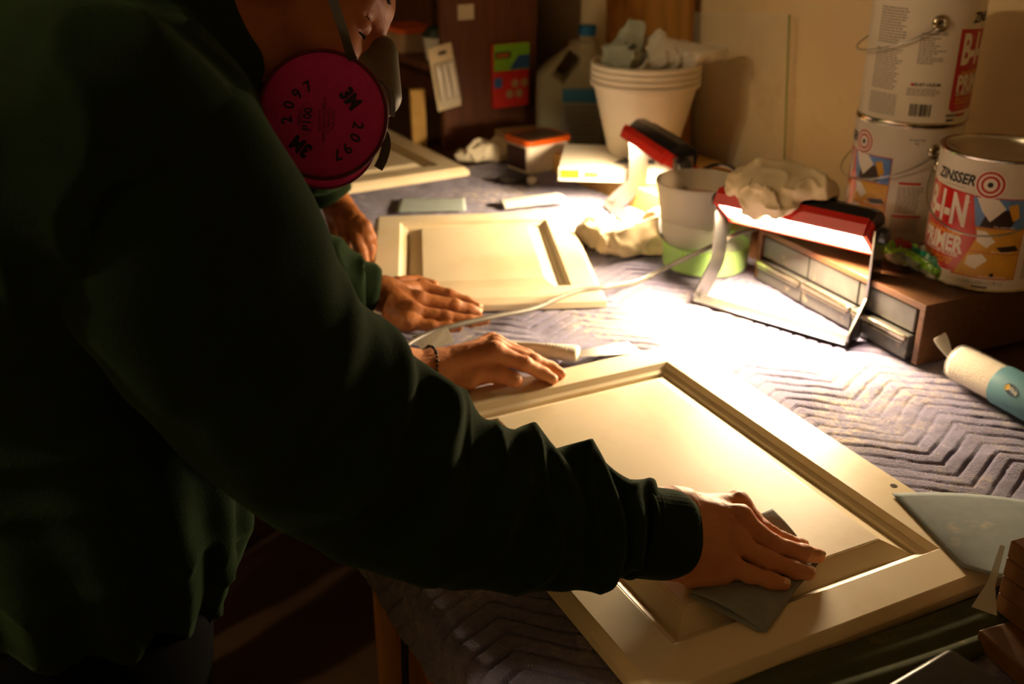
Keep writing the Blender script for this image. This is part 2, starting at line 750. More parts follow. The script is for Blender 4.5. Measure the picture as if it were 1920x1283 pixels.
# ================================================================== workbench
wb = empty('workbench', (0.95, 1.4, 0))
tag(wb, 'long wooden workbench under the quilted blanket', 'workbench')
MB().box((0.975, 1.55, 0.868), (1.27, 3.5, 0.045), 0.003).buildw('worktop', M_brown2, wb)
for x in (0.43, 1.53):
    for y in (0.12, 1.02, 2.2, 3.15):
        MB().box((x, y, 0.4228), (0.07, 0.07, 0.8454), 0.004).buildw('leg', M_ply, wb)
MB().box((1.53, 1.6, 0.18), (0.03, 3.0, 0.10), 0.003).buildw('stretcher', M_ply, wb)
# dark red board leaning under the front edge, with a pale sawn edge
A_, B_ = atd(738, 1110, 1.17), atd(800, 1283, 1.17)
k_ = (A_.z - 0.004) / (A_.z - B_.z)
F_ = A_ + (B_ - A_) * k_
ln_ = (A_ - F_).normalized()
wd_ = Vector((RT[0], RT[1], 0.0))
wd_ = (wd_ - ln_ * wd_.dot(ln_)).normalized()
nn_ = ln_.cross(wd_)
lb = empty('leaning_board', F_)
tag(lb, 'dark red board with an orange sawn edge leaning under the bench', 'board')
RB = Matrix((wd_, nn_, ln_)).transposed()
hl_ = (A_ - F_).length
cb_ = (A_ + F_) / 2 + Vector((0, 0, .010))
MB().box(cb_ + wd_ * 0.115, (0.21, 0.018, hl_), 0.001, RB).buildw('face', mat('dark_red_board', rgb((84, 28, 20)), 0.6, var=.4, vscale=8), lb)
MB().box(cb_ + wd_ * 0.0045, (0.010, 0.018, hl_), 0.001, RB).buildw('sawn_edge', mat('orange_edge', rgb((196, 120, 50)), .7, var=.3, vscale=20), lb)


# ------------------------------------------------------------------ quilted moving blanket on the bench
def make_blanket():
    x0, x1, y0, y1 = 0.325, 1.272, 0.12, 2.16
    drop = 0.055
    hx = 0.0025
    xs = np.arange(x0 - drop, x1 + hx, hx)
    ys = np.arange(y0, y1 + hx, hx)
    X, Y = np.meshgrid(xs, ys, indexing='ij')
    e = np.array([0.98, -0.2])
    n = np.array([0.2, 0.98])
    U = (X - 0.996) * e[0] + (Y - 0.746) * e[1]
    Vv = (X - 0.996) * n[0] + (Y - 0.746) * n[1]
    P3 = np.stack([X, Y, np.zeros_like(X)], -1).astype(np.float32)
    wob = 0.006 * vnoise(P3, 9.0) + 0.0016 * vnoise(P3, 45.0)
    hp = 0.084
    tri = np.abs(((U + hp) % (2 * hp)) - hp) / hp * 0.057
    v = (Vv - tri + wob) / 0.0256
    d = np.abs(v - np.round(v))                         # 0 at a stitch line
    puff = 1 - np.exp(-(d / 0.080) ** 1.8)
    # lumps and ripples of the cloth, flatter where doors press it down
    Zh = 0.0030 * (puff - 0.85) + 0.0022 * vnoise(P3, 16) * puff + 0.0009 * vnoise(P3, 34) * puff + 0.0007 * vnoise(P3, 60)
    # a raised ruck near the drawer cabinet, as in the cloth beyond the near lamp
    s = (X - 1.205) + 0.42 * (Y - 0.82)
    Zh += 0.017 * np.exp(-(s / 0.03) ** 2) * np.clip((0.80 - Y) / 0.14, 0, 1) * np.clip((Y - 0.42) / 0.1, 0, 1)
    Z = TT + np.minimum(Zh, 0.022)
    Xo, Yo = X.copy(), Y.copy()
    # over the front edge the blanket bends down and hangs in soft waves
    o = x0 + 0.02 - X
    over = o > 0
    r = 0.02
    a = np.clip(o / r, 0, PI / 2)
    xo = x0 + 0.02 - r * np.sin(a)
    zo = TT - r * (1 - np.cos(a)) - np.clip(o - r * PI / 2, 0, None)
    hang = np.clip((o - 0.03) / 0.25, 0, 1)
    wave = 0.022 * np.sin(Y * 17 + 1.5 * np.sin(Y * 5)) * hang
    Xo = np.where(over, xo + wave - 0.01 * hang + (Zh * -1.0), Xo)
    Z = np.where(over, zo + Zh * np.cos(a), Z)
    nx, ny = X.shape
    top = np.stack([Xo, Yo, Z], -1).reshape(-1, 3)
    idx = np.arange(nx * ny).reshape(nx, ny)
    q = np.stack([idx[:-1, :-1], idx[1:, :-1], idx[1:, 1:], idx[:-1, 1:]], -1).reshape(-1, 4)
    o = link('moving_blanket', fastmesh('moving_blanket', top, q), [M_quilt], None, True)
    md = o.modifiers.new('thickness', 'SOLIDIFY')
    md.thickness = 0.0045
    md.offset = -1
    md.use_rim_only = True
    tag(o, 'lilac blue quilted moving blanket with zigzag stitching spread over the bench', 'blanket')
    return o


make_blanket()


# ================================================================== cabinet doors (raised panel, primed cream)
def rings_mesh(rings, closed_last=True, closed_first=False):
    """Loft of nested rectangles: (x_left, x_right, half_y, z)."""
    v, f = [], []
    for xl, xr, hy, z in rings:
        v += [(xl, -hy, z), (xr, -hy, z), (xr, hy, z), (xl, hy, z)]
    for k in range(len(rings) - 1):
        for i in range(4):
            j = (i + 1) % 4
            f.append((4 * k + i, 4 * k + j, 4 * k + 4 + j, 4 * k + 4 + i))
    m = 4 * (len(rings) - 1)
    if closed_last:
        f.append((m, m + 1, m + 2, m + 3))
    if closed_first:
        f.append((3, 2, 1, 0))
    return v, f


def door(name_label, w, l, loc, rz, holes=(), stile=0.0525, wide=0.0):
    root = empty('cabinet_door', loc, rz)
    tag(root, name_label, 'cabinet door', 'primed cabinet doors being sanded')
    hx, hy = w / 2, l / 2
    prof = [(0.0, 0.0), (0.0, 0.0), (0.0, 0.0105), (0.0012, 0.0122), (0.0075, 0.0190), (0.0090, 0.0198), (stile, 0.0198),
            (stile + 0.0008, 0.0194), (stile + 0.0055, 0.0134), (stile + 0.0060, 0.0126), (stile + 0.0070, 0.0130), (stile + 0.0128, 0.0108),
            (stile + 0.0140, 0.0085), (stile + 0.0143, 0.0060), (stile + 0.0160, 0.0060), (stile + 0.0160, 0.0)]
    v, f = rings_mesh([(d - hx, hx - d - (wide if d >= stile else 0), hy - d, z) for d, z in prof[1:]], False)
    n = len(prof) - 1
    for i in range(4):                                   # underside
        j = (i + 1) % 4
        f.append((4 * (n - 1) + i, 4 * (n - 1) + j, j, i))
    link('frame', pydata('frame', v, f), [M_paint], root)
    s = stile + 0.0150
    pp = [(s, 0.003), (s, 0.0064), (s + 0.003, 0.0072), (s + 0.012, 0.0116), (s + 0.024, 0.0176), (s + 0.0252, 0.0178), (s + 0.0256, 0.0186), (s + 0.027, 0.0189)]
    v, f = rings_mesh([(d - hx, hx - d - wide, hy - d, z) for d, z in pp], True, True)
    link('panel', pydata('panel', v, f), [M_paint], root)
    for hxy in holes:
        mb = MB()
        mb.lathe([(0, 0.0201), (0.0034, 0.0201), (0.0040, 0.0200)], 20, Matrix.Translation((hxy[0], hxy[1], 0)))
        o = mb.build('screw_hole', mat('hole_dark', (0.035, 0.02, 0.01), 0.9), root)
        o['label'] = 'small dark screw hole'
    return root


# the nearest door: corners measured on the bench
d1r = math.radians(-3.7)
ax, ay = Vector((math.cos(d1r), math.sin(d1r), 0)), Vector((-math.sin(d1r), math.cos(d1r), 0))
BR = at(1265, 657, .02)
D1W, D1L = 0.4425, 0.5935
c1 = Vector((0.670, 0.790, 0))
hole = at(1675, 916, .02) - c1
DOOR1 = door('large cream door lying nearest the camera under the sanding hand', D1W, D1L, (c1.x, c1.y, TT + 0.0035), d1r,
             holes=[(hole.dot(ax), hole.dot(ay))], wide=0.014)
d2r = math.radians(-25.0)
ax2, ay2 = Vector((math.cos(d2r), math.sin(d2r), 0)), Vector((-math.sin(d2r), math.cos(d2r), 0))
BR2 = at(1065, 397, .02)
D2W, D2L = 0.385, 0.46
c2 = BR2 - ax2 * D2W / 2 - ay2 * D2L / 2
door('smaller cream door in the middle under the second worker\'s hands', D2W, D2L, (c2.x, c2.y, TT + 0.0035), d2r, stile=0.050)
C3 = at(880, 316, .02)
d3r = math.radians(0.0)
ax3, ay3 = Vector((math.cos(d3r), math.sin(d3r), 0)), Vector((-math.sin(d3r), math.cos(d3r), 0))
c3 = C3 - ax3 * 0.21 + ay3 * 0.31
door('cream door lying farthest back on the bench beyond the respirator', 0.42, 0.62, (c3.x, c3.y, TT + 0.0035), d3r)


# ================================================================== LED work lamps
def bracket_pts(pts, n=6):
    return spline(pts, n)


def work_lamp(label, root_loc, axis_az, tilt, head_c, length, strength, kick, spec_cloth=False, foot_shift=0.0):
    """Bar lamp on a bent flat-steel stand. Local x = beam side, local y = length of the bar."""
    root = empty('work_lamp', root_loc, axis_az)
    tag(root, label, 'work lamp', 'LED bar work lamps on steel stands')
    hx, hz = head_c
    # head profile in local (u across the head, w along beam normal); beam leaves along +w
    Rm = Matrix(((0, 1, 0), (0, 0, 1), (1, 0, 0))).transposed()
    ca, sa = math.cos(tilt), math.sin(tilt)
    beam = Vector((-ca, 0, -sa))
    across = Vector((-sa, 0, ca))          # points up and to the front
    org = Vector((hx, 0, hz))

    def P(u, w, y):
        return org + across * u + beam * w + Vector((0, y, 0))
    L = length / 2

    def loft(prof, y0, y1, taper, name, m, parent=root):
        mb = MB()
        ys = [y0, y0 + 0.012, y1 - 0.012, y1]
        sc = [taper, 1, 1, taper]
        rings = [[mb.bm.verts.new(P(u * s, w * (0.75 + .25 * s) if w < 0 else w, y)) for u, w in prof] for y, s in zip(ys, sc)]
        k = len(prof)
        for A, B in zip(rings, rings[1:]):
            for i in range(k):
                mb.bm.faces.new([A[i], A[(i + 1) % k], B[(i + 1) % k], B[i]])
        mb.bm.faces.new(rings[0][::-1])
        mb.bm.faces.new(rings[-1])
        return mb.build(name, m, parent, angle=35)
    body = loft([(-0.033, 0.004), (0.033, 0.004), (0.035, -0.006), (0.026, -0.026), (0.012, -0.034), (-0.012, -0.034), (-0.026, -0.026), (-0.035, -0.006)],
                -L, L, 0.86, 'housing', M_black)
    # battery cover plate on the back of the housing
    mb = MB()
    mb.box((0, 0, 0), (0.020, length * 0.55, 0.004), 0.0015)
    o = mb.build('back_plate', mat('grey_plate', (0.06, 0.055, 0.05), 0.35), root)
    o.matrix_local = Matrix.Translation(P(0, -0.0345, 0)) @ Matrix((across, Vector((0, 1, 0)), -beam)).transposed().to_4x4()
    # red rim as a frame around the lens
    mb = MB()
    for u, w_, ln in ((0.0335, 0.008, length * 0.99), (-0.0335, 0.008, length * 0.99)):
        q = [(u - 0.004, -0.007), (u + 0.005, -0.007), (u + 0.0065, 0.004), (u + 0.0030, 0.020), (u - 0.0030, 0.020), (u - 0.004, 0.010)]
        A = [mb.bm.verts.new(P(a, b_, -ln / 2)) for a, b_ in q]
        B = [mb.bm.verts.new(P(a, b_, ln / 2)) for a, b_ in q]
        for i in range(6):
            mb.bm.faces.new([A[i], A[(i + 1) % 6], B[(i + 1) % 6], B[i]])
        mb.bm.faces.new(A[::-1])
        mb.bm.faces.new(B)
    for y in (-L * 0.985, L * 0.985):
        for k in range(1):
            c = P(0, 0.006, y)
            t = bmesh.new()
            bmesh.ops.create_cube(t, size=1)
            Mx = Matrix.Translation(c) @ Matrix((across, Vector((0, 1, 0)), beam)).transposed().to_4x4() @ Matrix.Diagonal((0.066, 0.008, 0.024, 1))
            bmesh.ops.transform(t, matrix=Mx, verts=t.verts)
            mb.merge(t)
    mb.build('red_rim', M_red, root)
    # glowing diffuser
    mb = MB()
    wl, wu = length * 0.95, 0.0285
    v = [P(-wu, 0.0135, -wl / 2), P(wu, 0.0135, -wl / 2), P(wu, 0.0135, wl / 2), P(-wu, 0.0135, wl / 2)]
    w2 = [p + beam * -0.003 for p in v]
    mb.poly(v + w2, [(0, 1, 2, 3), (7, 6, 5, 4), (0, 4, 5, 1), (1, 5, 6, 2), (2, 6, 7, 3), (3, 7, 4, 0)])
    em = bpy.data.materials.new('lit_led_panel')
    em.use_nodes = True
    b = em.node_tree.nodes['Principled BSDF']
    b.inputs['Base Color'].default_value = (0.8, 0.8, 0.75, 1)
    b.inputs['Emission Color'].default_value = LAMP_COL + (1,)
    b.inputs['Emission Strength'].default_value = strength
    mb.build('led_panel', em, root)
    # bent flat-steel stand
    y_out = L + 0.007
    for s in (-1, 1):
        y = s * y_out
        pts = [(hx, y, hz + 0.012), (hx + 0.001, y, hz - 0.01), (hx + 0.004, y, hz * 0.62), (hx + 0.004, y, hz * 0.38),
               (hx - 0.008, y, hz * 0.27), (hx - kick, y, 0.008), (hx - kick - 0.004, y, 0.0035)]
        MB().strip(bracket_pts(pts, 5), Vector((1, 0, 0.0)), 0.040, 0.0032).build('stand_arm', M_stand, root)
        mb = MB()
        mb.lathe([(0, 0.0), (0.012, 0.0), (0.013, 0.004), (0.011, 0.011), (0.004, 0.012), (0, 0.012)], 24,
                 Matrix.Translation((hx, s * (y_out + 0.0016), hz)) @ Matrix.Rotation(-s * PI / 2, 4, 'X'))
        mb.build('tilt_knob', M_black, root, angle=40)
    fx = hx - kick - 0.004
    MB().box((fx, 0, 0.0035), (0.034, 2 * y_out + 0.003, 0.0026), 0.0008).build('stand_foot', M_stand, root)
    return root, P, L


M_stand = mat('stand_steel', (0.42, 0.41, 0.40), 0.3, metal=1.0)
fR, fL = at(1543, 634), at(1352, 578)
ydir = (fL - fR)
az1 = math.atan2(-ydir.x, ydir.y)
mid = (fR + fL) / 2
KICK = 0.045
u1 = Vector((math.cos(az1), math.sin(az1), 0))
l1 = mid + u1 * (KICK + 0.004)
LAMP1, P1F, L1 = work_lamp('red and black work lamp with a cream rag draped over it', (l1.x, l1.y, TT + 0.003), az1, math.radians(51),
                           (0.0, 0.158), 0.25, LAMP_STRENGTH, KICK)
a2 = math.radians(-16)
LAMP2, P2F, L2 = work_lamp('bare red and black work lamp tilted beside the tall white buckets', (1.240, 1.578, TT + 0.003), a2, math.radians(61),
                           (0.0, 0.152), 0.222, LAMP2_STRENGTH, KICK)

# ================================================================== things along the right wall
def local_axes(az):
    return Vector((math.cos(az), math.sin(az), 0)), Vector((-math.sin(az), math.cos(az), 0))


# ------------------------------------------------------------------ small drawer cabinet
CABZ = 0.095
caz = math.radians(-6)
cab = empty('drawer_cabinet', (1.166, 0.868, TT + 0.003), caz)
tag(cab, 'low walnut drawer cabinet with grey drawers under the paint cans', 'cabinet')
CW, CD, CH = 0.385, 0.33, CABZ - 0.003
t_ = 0.010
MB().box((CD / 2, CW / 2, CH - t_ / 2), (CD, CW, t_), 0.0012).build('top_panel', M_brown2, cab)
MB().box((CD / 2, t_ / 2, (CH - t_) / 2), (CD, t_, CH - t_), 0.001).build('side_panel', M_brown2, cab)
MB().box((CD / 2, CW - t_ / 2, (CH - t_) / 2), (CD, t_, CH - t_), 0.001).build('side_panel', M_brown2, cab)
MB().box((CD - 0.005, CW / 2, (CH - t_) / 2), (0.01, CW - 2 * t_, CH - t_)).build('back_panel', M_brown2, cab)
M_drawer = mat('grey_drawer', rgb((82, 82, 79)), 0.4, var=.25, vscale=40, blotch=rgb((124, 116, 96)), bl_scale=40, bl_lo=.6)
ncol = 3
cw = (CW - 2 * t_ - 0.010) / ncol
for c in range(ncol):
    for r in range(2):
        y0 = t_ + 0.008 + c * cw
        z0 = 0.001 + r * 0.0405
        x_out = -0.004 if r == 0 else 0.004
        mb = MB()
        mb.box((x_out + 0.09, y0 + cw / 2, z0 + 0.019), (0.18, cw - 0.003, 0.036), 0.0015)
        d = mb.build('drawer', M_drawer, cab)
        if r == 0:
            MB().box((x_out - 0.003, y0 + cw / 2, z0 + 0.0335), (0.007, cw - 0.006, 0.009), 0.0025).build('pull', M_chrome, d)
            MB().box((x_out - 0.0035, y0 + cw / 2, z0 + 0.0265), (0.005, cw - 0.012, 0.0025), 0.001).build('pull', M_chrome, d)

# ------------------------------------------------------------------ gallon paint cans
M_can = mat('can_label_white', rgb((222, 212, 196)), 0.32, spec=0.5, var=.05, vscale=12)
M_cred = mat('label_red', rgb((176, 22, 18)), 0.32, spec=0.5)
M_cwhite = mat('label_white_ink', rgb((236, 228, 214)), 0.32, spec=0.5)
M_cyel = mat('label_yellow', rgb((230, 176, 40)), 0.35)
M_cblue = mat('label_blue', rgb((92, 128, 176)), 0.35)
M_cochre = mat('label_ochre', rgb((214, 158, 52)), 0.35, var=.25, vscale=30)
M_cdark = mat('label_dark', rgb((48, 30, 18)), 0.4)
M_cgrey = mat('label_small_print', rgb((120, 112, 104)), 0.4)
CAN_PRINT = [M_cred, M_cwhite, M_ink, M_cyel, M_cblue, M_cochre, M_cdark, M_cgrey]
RED, WHT, BLK, YEL, BLU, OCH, DRK, GRY = range(8)
CR, CHT = 0.0825, 0.192


def text_lines(mb, x0, x1, y0, y1, n, R, mi=GRY, ragged=0.25, seed=1):
    """Fine print too small to read: thin rules of print like the label's small text."""
    rr = random.Random(seed)
    for i in range(n):
        y = y1 - (i + .5) * (y1 - y0) / n
        h = (y1 - y0) / n * 0.22
        x = x0
        end = x1 - (x1 - x0) * ragged * rr.random()
        while x < end:
            w = rr.uniform(0.0025, 0.008)
            wrap(mb, rect_bm(x, min(x + w, end), y - h, y + h), R, 0.00025, mi, 0.02)
            x += w + 0.0011


def can_print(mb):
    """The whole printed wrapper; x = 0 is the middle of the round emblem."""
    R = CR
    # emblem
    cx, cy = 0.0, 0.156
    wrap(mb, ring_bm(cx, cy, 0, 0.0205), R, 0.00045, WHT)
    for a, b_ in ((0.0155, 0.0185), (0.0090, 0.0123)):
        wrap(mb, ring_bm(cx, cy, a, b_), R, 0.00065, RED)
    wrap(mb, ring_bm(cx, cy, 0, 0.0038, 24), R, 0.00065, BLK)
    wrap(mb, shift(text_bm('ZINSSER', 0.0205, 0.035, 0.22, squash=0.86), -0.0535, 0.1575), R, 0.0003, BLK, 0.004)
    wrap(mb, rect_bm(-0.066, -0.032, 0.1455, 0.1462), R, 0.0003, GRY)
    # red field
    redp = [(-0.1065, 0.135), (-0.019, 0.135), (-0.006, 0.080), (-0.028, 0.022), (-0.1065, 0.022)]
    rr = [(-0.1065, 0.1435), (-0.020, 0.139), (-0.006, 0.080), (-0.030, 0.0235), (-0.1000, 0.0205), (-0.1065, 0.026)]
    wrap(mb, poly_bm(rr), R, 0.00025, RED)
    wrap(mb, shift(text_bm('B-I-N', 0.062, 0.035, 0.0, squash=0.56), -0.0615, 0.1110), R, 0.0005, WHT, 0.005)
    wrap(mb, ring_bm(-0.0235, 0.128, 0.0009, 0.0015, 14), R, 0.0005, WHT)
    wrap(mb, shift(text_bm('Interior & Spot Exterior', 0.0088, 0.02, 0.2, squash=0.80), -0.060, 0.0790), R, 0.0005, YEL)
    wrap(mb, shift(text_bm('PRIMER', 0.033, 0.04, 0.0, squash=0.72), -0.0605, 0.0620), R, 0.0005, WHT, 0.005)
    wrap(mb, shift(text_bm('ULTIMATE STAIN BLOCKER', 0.0092, 0.03, 0.0, squash=0.64), -0.0620, 0.0475), R, 0.0005, WHT)
    wrap(mb, shift(text_bm('SEALS STAINS - KILLS ODORS', 0.0062, 0.02, 0.0, squash=0.80), -0.0650, 0.0395), R, 0.0005, YEL)
    wrap(mb, shift(text_bm('BLOCKS KNOTS - FAST DRY', 0.0062, 0.02, 0.0, squash=0.80), -0.0650, 0.0335), R, 0.0005, YEL)
    wrap(mb, rect_bm(-0.096, -0.046, 0.0265, 0.0272), R, 0.0005, YEL)
    # picture panels with a red border
    X0, X1 = 0.0, 0.056
    wrap(mb, poly_bm([(-0.020, 0.1385), (X1, 0.1385), (X1, 0.020), (-0.032, 0.020), (-0.0065, 0.080)]), R, 0.00015, RED)
    B = 0.0013
    wrap(mb, poly_bm([(-0.0185, 0.1370), (X1 - B, 0.1370), (X1 - B, 0.0955), (-0.0095, 0.0955)]), R, 0.00024, BLU)
    wrap(mb, poly_bm([(-0.0088, 0.0945), (X1 - B, 0.0945), (X1 - B, 0.0590), (-0.0120, 0.0590), (-0.0045, 0.080)]), R, 0.00024, OCH)
    wrap(mb, poly_bm([(-0.0122, 0.0580), (X1 - B, 0.0580), (X1 - B, 0.0213), (-0.0285, 0.0213)]), R, 0.00024, OCH)
    # paint roller swipes and shadows in the pictures
    wrap(mb, poly_bm([(-0.004, 0.0960), (0.036, 0.0960), (0.042, 0.110), (0.036, 0.124), (0.018, 0.120), (0.002, 0.115)]), R, 0.0003, DRK)
    wrap(mb, poly_bm([(-0.014, 0.1368), (0.014, 0.1368), (0.026, 0.1240), (0.012, 0.1080), (0.008, 0.1040), (-0.004, 0.1180)]), R, 0.0004, WHT)
    wrap(mb, poly_bm([(0.028, 0.128), (0.040, 0.132), (0.046, 0.112), (0.038, 0.106)]), R, 0.00036, OCH)
    wrap(mb, poly_bm([(-0.006, 0.0900), (0.006, 0.0900), (0.020, 0.0760), (0.010, 0.0660), (-0.004, 0.0740)]), R, 0.0003, WHT)
    wrap(mb, poly_bm([(0.022, 0.0680), (0.048, 0.0720), (0.054, 0.0640), (0.030, 0.0610)]), R, 0.0003, DRK)
    wrap(mb, poly_bm([(-0.012, 0.0520), (0.006, 0.0560), (0.014, 0.0480), (0.000, 0.0330), (-0.014, 0.0380)]), R, 0.0003, WHT)
    wrap(mb, poly_bm([(0.020, 0.0280), (0.026, 0.0300), (0.026, 0.0230), (0.022, 0.0230)]), R, 0.0003, DRK)
    for (tx, ty, s) in ((0.034, 0.0975, 'Dry, sealed walls'), (0.038, 0.0608, 'Raw wood & trim'), (0.030, 0.0232, 'Smooth, painted finish')):
        wrap(mb, shift(text_bm(s, 0.0040, 0.01), tx - 0.006, ty), R, 0.0004, WHT if ty > .03 else WHT)
    wrap(mb, shift(text_bm('1 GALLON (3.78 L)', 0.0078, 0.0, squash=.95), 0.010, 0.0135), R, 0.0003, GRY)
    wrap(mb, rect_bm(0.000, 0.021, 0.0058, 0.0082), R, 0.0003, DRK)
    wrap(mb, rect_bm(-0.003, 0.036, 0.0028, 0.0036), R, 0.0003, GRY)
    # the white part with small print to the right of the pictures
    wrap(mb, shift(text_bm('Product No.', 0.0050, 0.01), 0.088, 0.1700), R, 0.0003, BLK)
    wrap(mb, shift(text_bm('901', 0.0045, 0.01), 0.088, 0.1640), R, 0.0003, BLK)
    wrap(mb, rect_bm(0.070, 0.104, 0.0985, 0.1025), R, 0.0003, RED)
    text_lines(mb, 0.070, 0.112, 0.052, 0.096, 12, R, seed=3)
    wrap(mb, rect_bm(0.066, 0.112, 0.0450, 0.0482), R, 0.0003, RED)
    text_lines(mb, 0.066, 0.112, 0.020, 0.044, 8, R, seed=4)
    # back: analysis table, maker's mark, bar code, dense columns (left of the red field)
    ox = -0.150
    wrap(mb, shift(text_bm('SUGGESTED USES', 0.0048, 0.01), ox + 0.004, 0.1360), R, 0.0003, BLK)
    text_lines(mb, ox - 0.016, ox + 0.030, 0.092, 0.132, 11, R, ragged=0.6, seed=5)
    wrap(mb, rect_bm(ox - 0.0195, ox - 0.0150, 0.0600, 0.0640), R, 0.0003, RED)
    wrap(mb, shift(text_bm('RUST-OLEUM', 0.0064, 0.03), ox + 0.0045, 0.0620), R, 0.0003, BLK)
    text_lines(mb, ox - 0.024, ox + 0.028, 0.045, 0.057, 4, R, seed=6)
    rb = random.Random(9)
    x = ox - 0.016
    while x < ox + 0.014:
        w = rb.choice((0.0005, 0.0008, 0.0014, 0.002))
        wrap(mb, rect_bm(x, x + w, 0.0145, 0.0330), R, 0.0003, BLK, 0.02)
        x += w + rb.choice((0.0005, 0.0009, 0.0012))
    text_lines(mb, -0.236, -0.186, 0.118, 0.172, 13, R, seed=7)
    text_lines(mb, -0.236, -0.186, 0.050, 0.112, 16, R, seed=8)
    text_lines(mb, -0.236, -0.186, 0.012, 0.045, 14, R, seed=10, ragged=.05)
    wrap(mb, shift(text_bm('WHITE', 0.0056, 0.04), -0.101, 0.0150), R, 0.0003, BLK)
    wrap(mb, rect_bm(-0.091, -0.068, 0.0128, 0.0172), R, 0.0003, RED)
    wrap(mb, rect_bm(-0.108, -0.094, 0.0065, 0.0095), R, 0.0003, BLK)


_can_meshes = {}


def paint_can(label, loc, rz, bail=None, lid=True):
    root = empty('paint_can', loc, rz)
    tag(root, label, 'paint can', 'gallon cans of primer')
    if not _can_meshes:
        mb = MB()
        mb.lathe([(0, 0.004), (CR - 0.004, 0.004), (CR - 0.001, 0.0), (CR + 0.0012, 0.001), (CR + 0.0012, 0.004), (CR, 0.0048),
                  (CR, CHT - 0.0045), (CR - 0.0002, CHT - 0.003)], 72)
        _can_meshes['body'] = mb.mesh('body')
        mb = MB()
        mb.lathe([(CR - 0.0005, 0.0046), (CR + 0.0013, 0.0042), (CR + 0.0018, 0.002), (CR + 0.0010, 0.0002), (CR - 0.002, 0.0002), (CR - 0.003, 0.004)], 72)
        _can_meshes['foot'] = mb.mesh('foot')
        mb = MB()
        mb.lathe([(CR - 0.0005, CHT - 0.005), (CR + 0.0012, CHT - 0.0042), (CR + 0.0020, CHT - 0.0015), (CR + 0.0008, CHT), (CR - 0.006, CHT), (CR - 0.0078, CHT - 0.003),
                  (CR - 0.0078, CHT - 0.008)], 72)
        _can_meshes['rim'] = mb.mesh('rim')
        mb = MB()
        mb.lathe([(0, CHT - 0.0042), (CR - 0.020, CHT - 0.0042), (CR - 0.0185, CHT - 0.0055), (CR - 0.0135, CHT - 0.0055), (CR - 0.0125, CHT - 0.0015),
                  (CR - 0.0105, CHT - 0.0008), (CR - 0.0075, CHT - 0.0030), (CR - 0.0075, CHT - 0.0082), (0, CHT - 0.0082)], 72)
        _can_meshes['lid'] = mb.mesh('lid')
        mb = MB()
        can_print(mb)
        _can_meshes['print'] = mb.mesh('print', recalc=False)
        mb = MB()
        mb.lathe([(0.0, 0.0008), (0.0035, 0.0008), (0.0045, 0.0045), (0.0075, 0.0055), (0.0108, 0.0042), (0.0125, 0.0008), (0.0125, -0.001)], 28)
        _can_meshes['ear'] = mb.mesh('ear')
    for k, m, nm in (('body', [M_can], 'body'), ('rim', [M_chrome], 'rim'), ('foot', [M_chrome], 'bottom_rim'), ('lid', [M_steel], 'lid'), ('print', CAN_PRINT, 'printed_label')):
        me = _can_meshes[k]
        if not me.materials:
            for q in m:
                me.materials.append(q)
        o = bpy.data.objects.new(nm, me)
        COL.objects.link(o)
        o.parent = root
        if k != 'print':
            me.polygons.foreach_set('use_smooth', [True] * len(me.polygons))
            me.set_sharp_from_angle(angle=math.radians(35))
        if k == 'print':
            o['label'] = 'red, white and yellow printed wrapper with a round target emblem'
    # wire handle between two ears
    for s in (0, 1):
        a = EAR_A + s * PI
        me = _can_meshes['ear']
        if not me.materials:
            me.materials.append(M_chrome)
            me.polygons.foreach_set('use_smooth', [True] * len(me.polygons))
        o = bpy.data.objects.new('handle_ear', me)
        COL.objects.link(o)
        o.parent = root
        nrm = Vector((math.sin(a), -math.cos(a), 0))
        o.matrix_local = Matrix.Translation(nrm * CR + Vector((0, 0, 0.152))) @ nrm.to_track_quat('Z', 'Y').to_matrix().to_4x4()
    if bail is not None:
        na = Vector((math.sin(EAR_A), -math.cos(EAR_A), 0))
        nb = Vector((math.cos(EAR_A), math.sin(EAR_A), 0)) * (1 if bail > 0 else -1)
        pts = []
        for i in range(25):
            t = PI * i / 24
            side = math.cos(t)
            out = math.sin(t)
            rr_ = CR + 0.006 + 0.004 * math.sin(t)
            # the wire hangs down around the can
            pts.append(na * side * rr_ + nb * out * rr_ * 1.06 + Vector((0, 0, 0.152 - abs(bail) * out ** 0.8)))
        pts = [na * CR + Vector((0, 0, 0.152))] + pts + [-na * CR + Vector((0, 0, 0.152))]
        MB().tube(spline(pts, 2), 0.0013, 8).build('wire_handle', M_steel, root, smooth=True)
    return root


EAR_A = 0.118 / CR      # ear angle measured from the emblem


def can_rot(loc, emblem_deg):
    """Turn the can so the emblem sits emblem_deg to the right of the side facing the camera."""
    az = math.atan2(CAM[0] - loc[0], -(CAM[1] - loc[1]))     # direction to the camera measured from -Y towards +X
    return az + math.radians(emblem_deg)


cz = TT + CABZ + 0.0005
p_ = (1.338, 0.918, cz)
paint_can('primer can at the right edge, red field and target emblem facing out', p_, can_rot(p_, -4), bail=-0.066)
p_ = (1.392, 1.128, cz)
paint_can('lower primer can of the stack against the wall', p_, can_rot(p_, -50), bail=-0.055)
p_ = (1.389, 1.124, cz + CHT + 0.0012)
paint_can('upper primer can of the stack with the bar code facing out', p_, can_rot(p_, 112), bail=0.050)


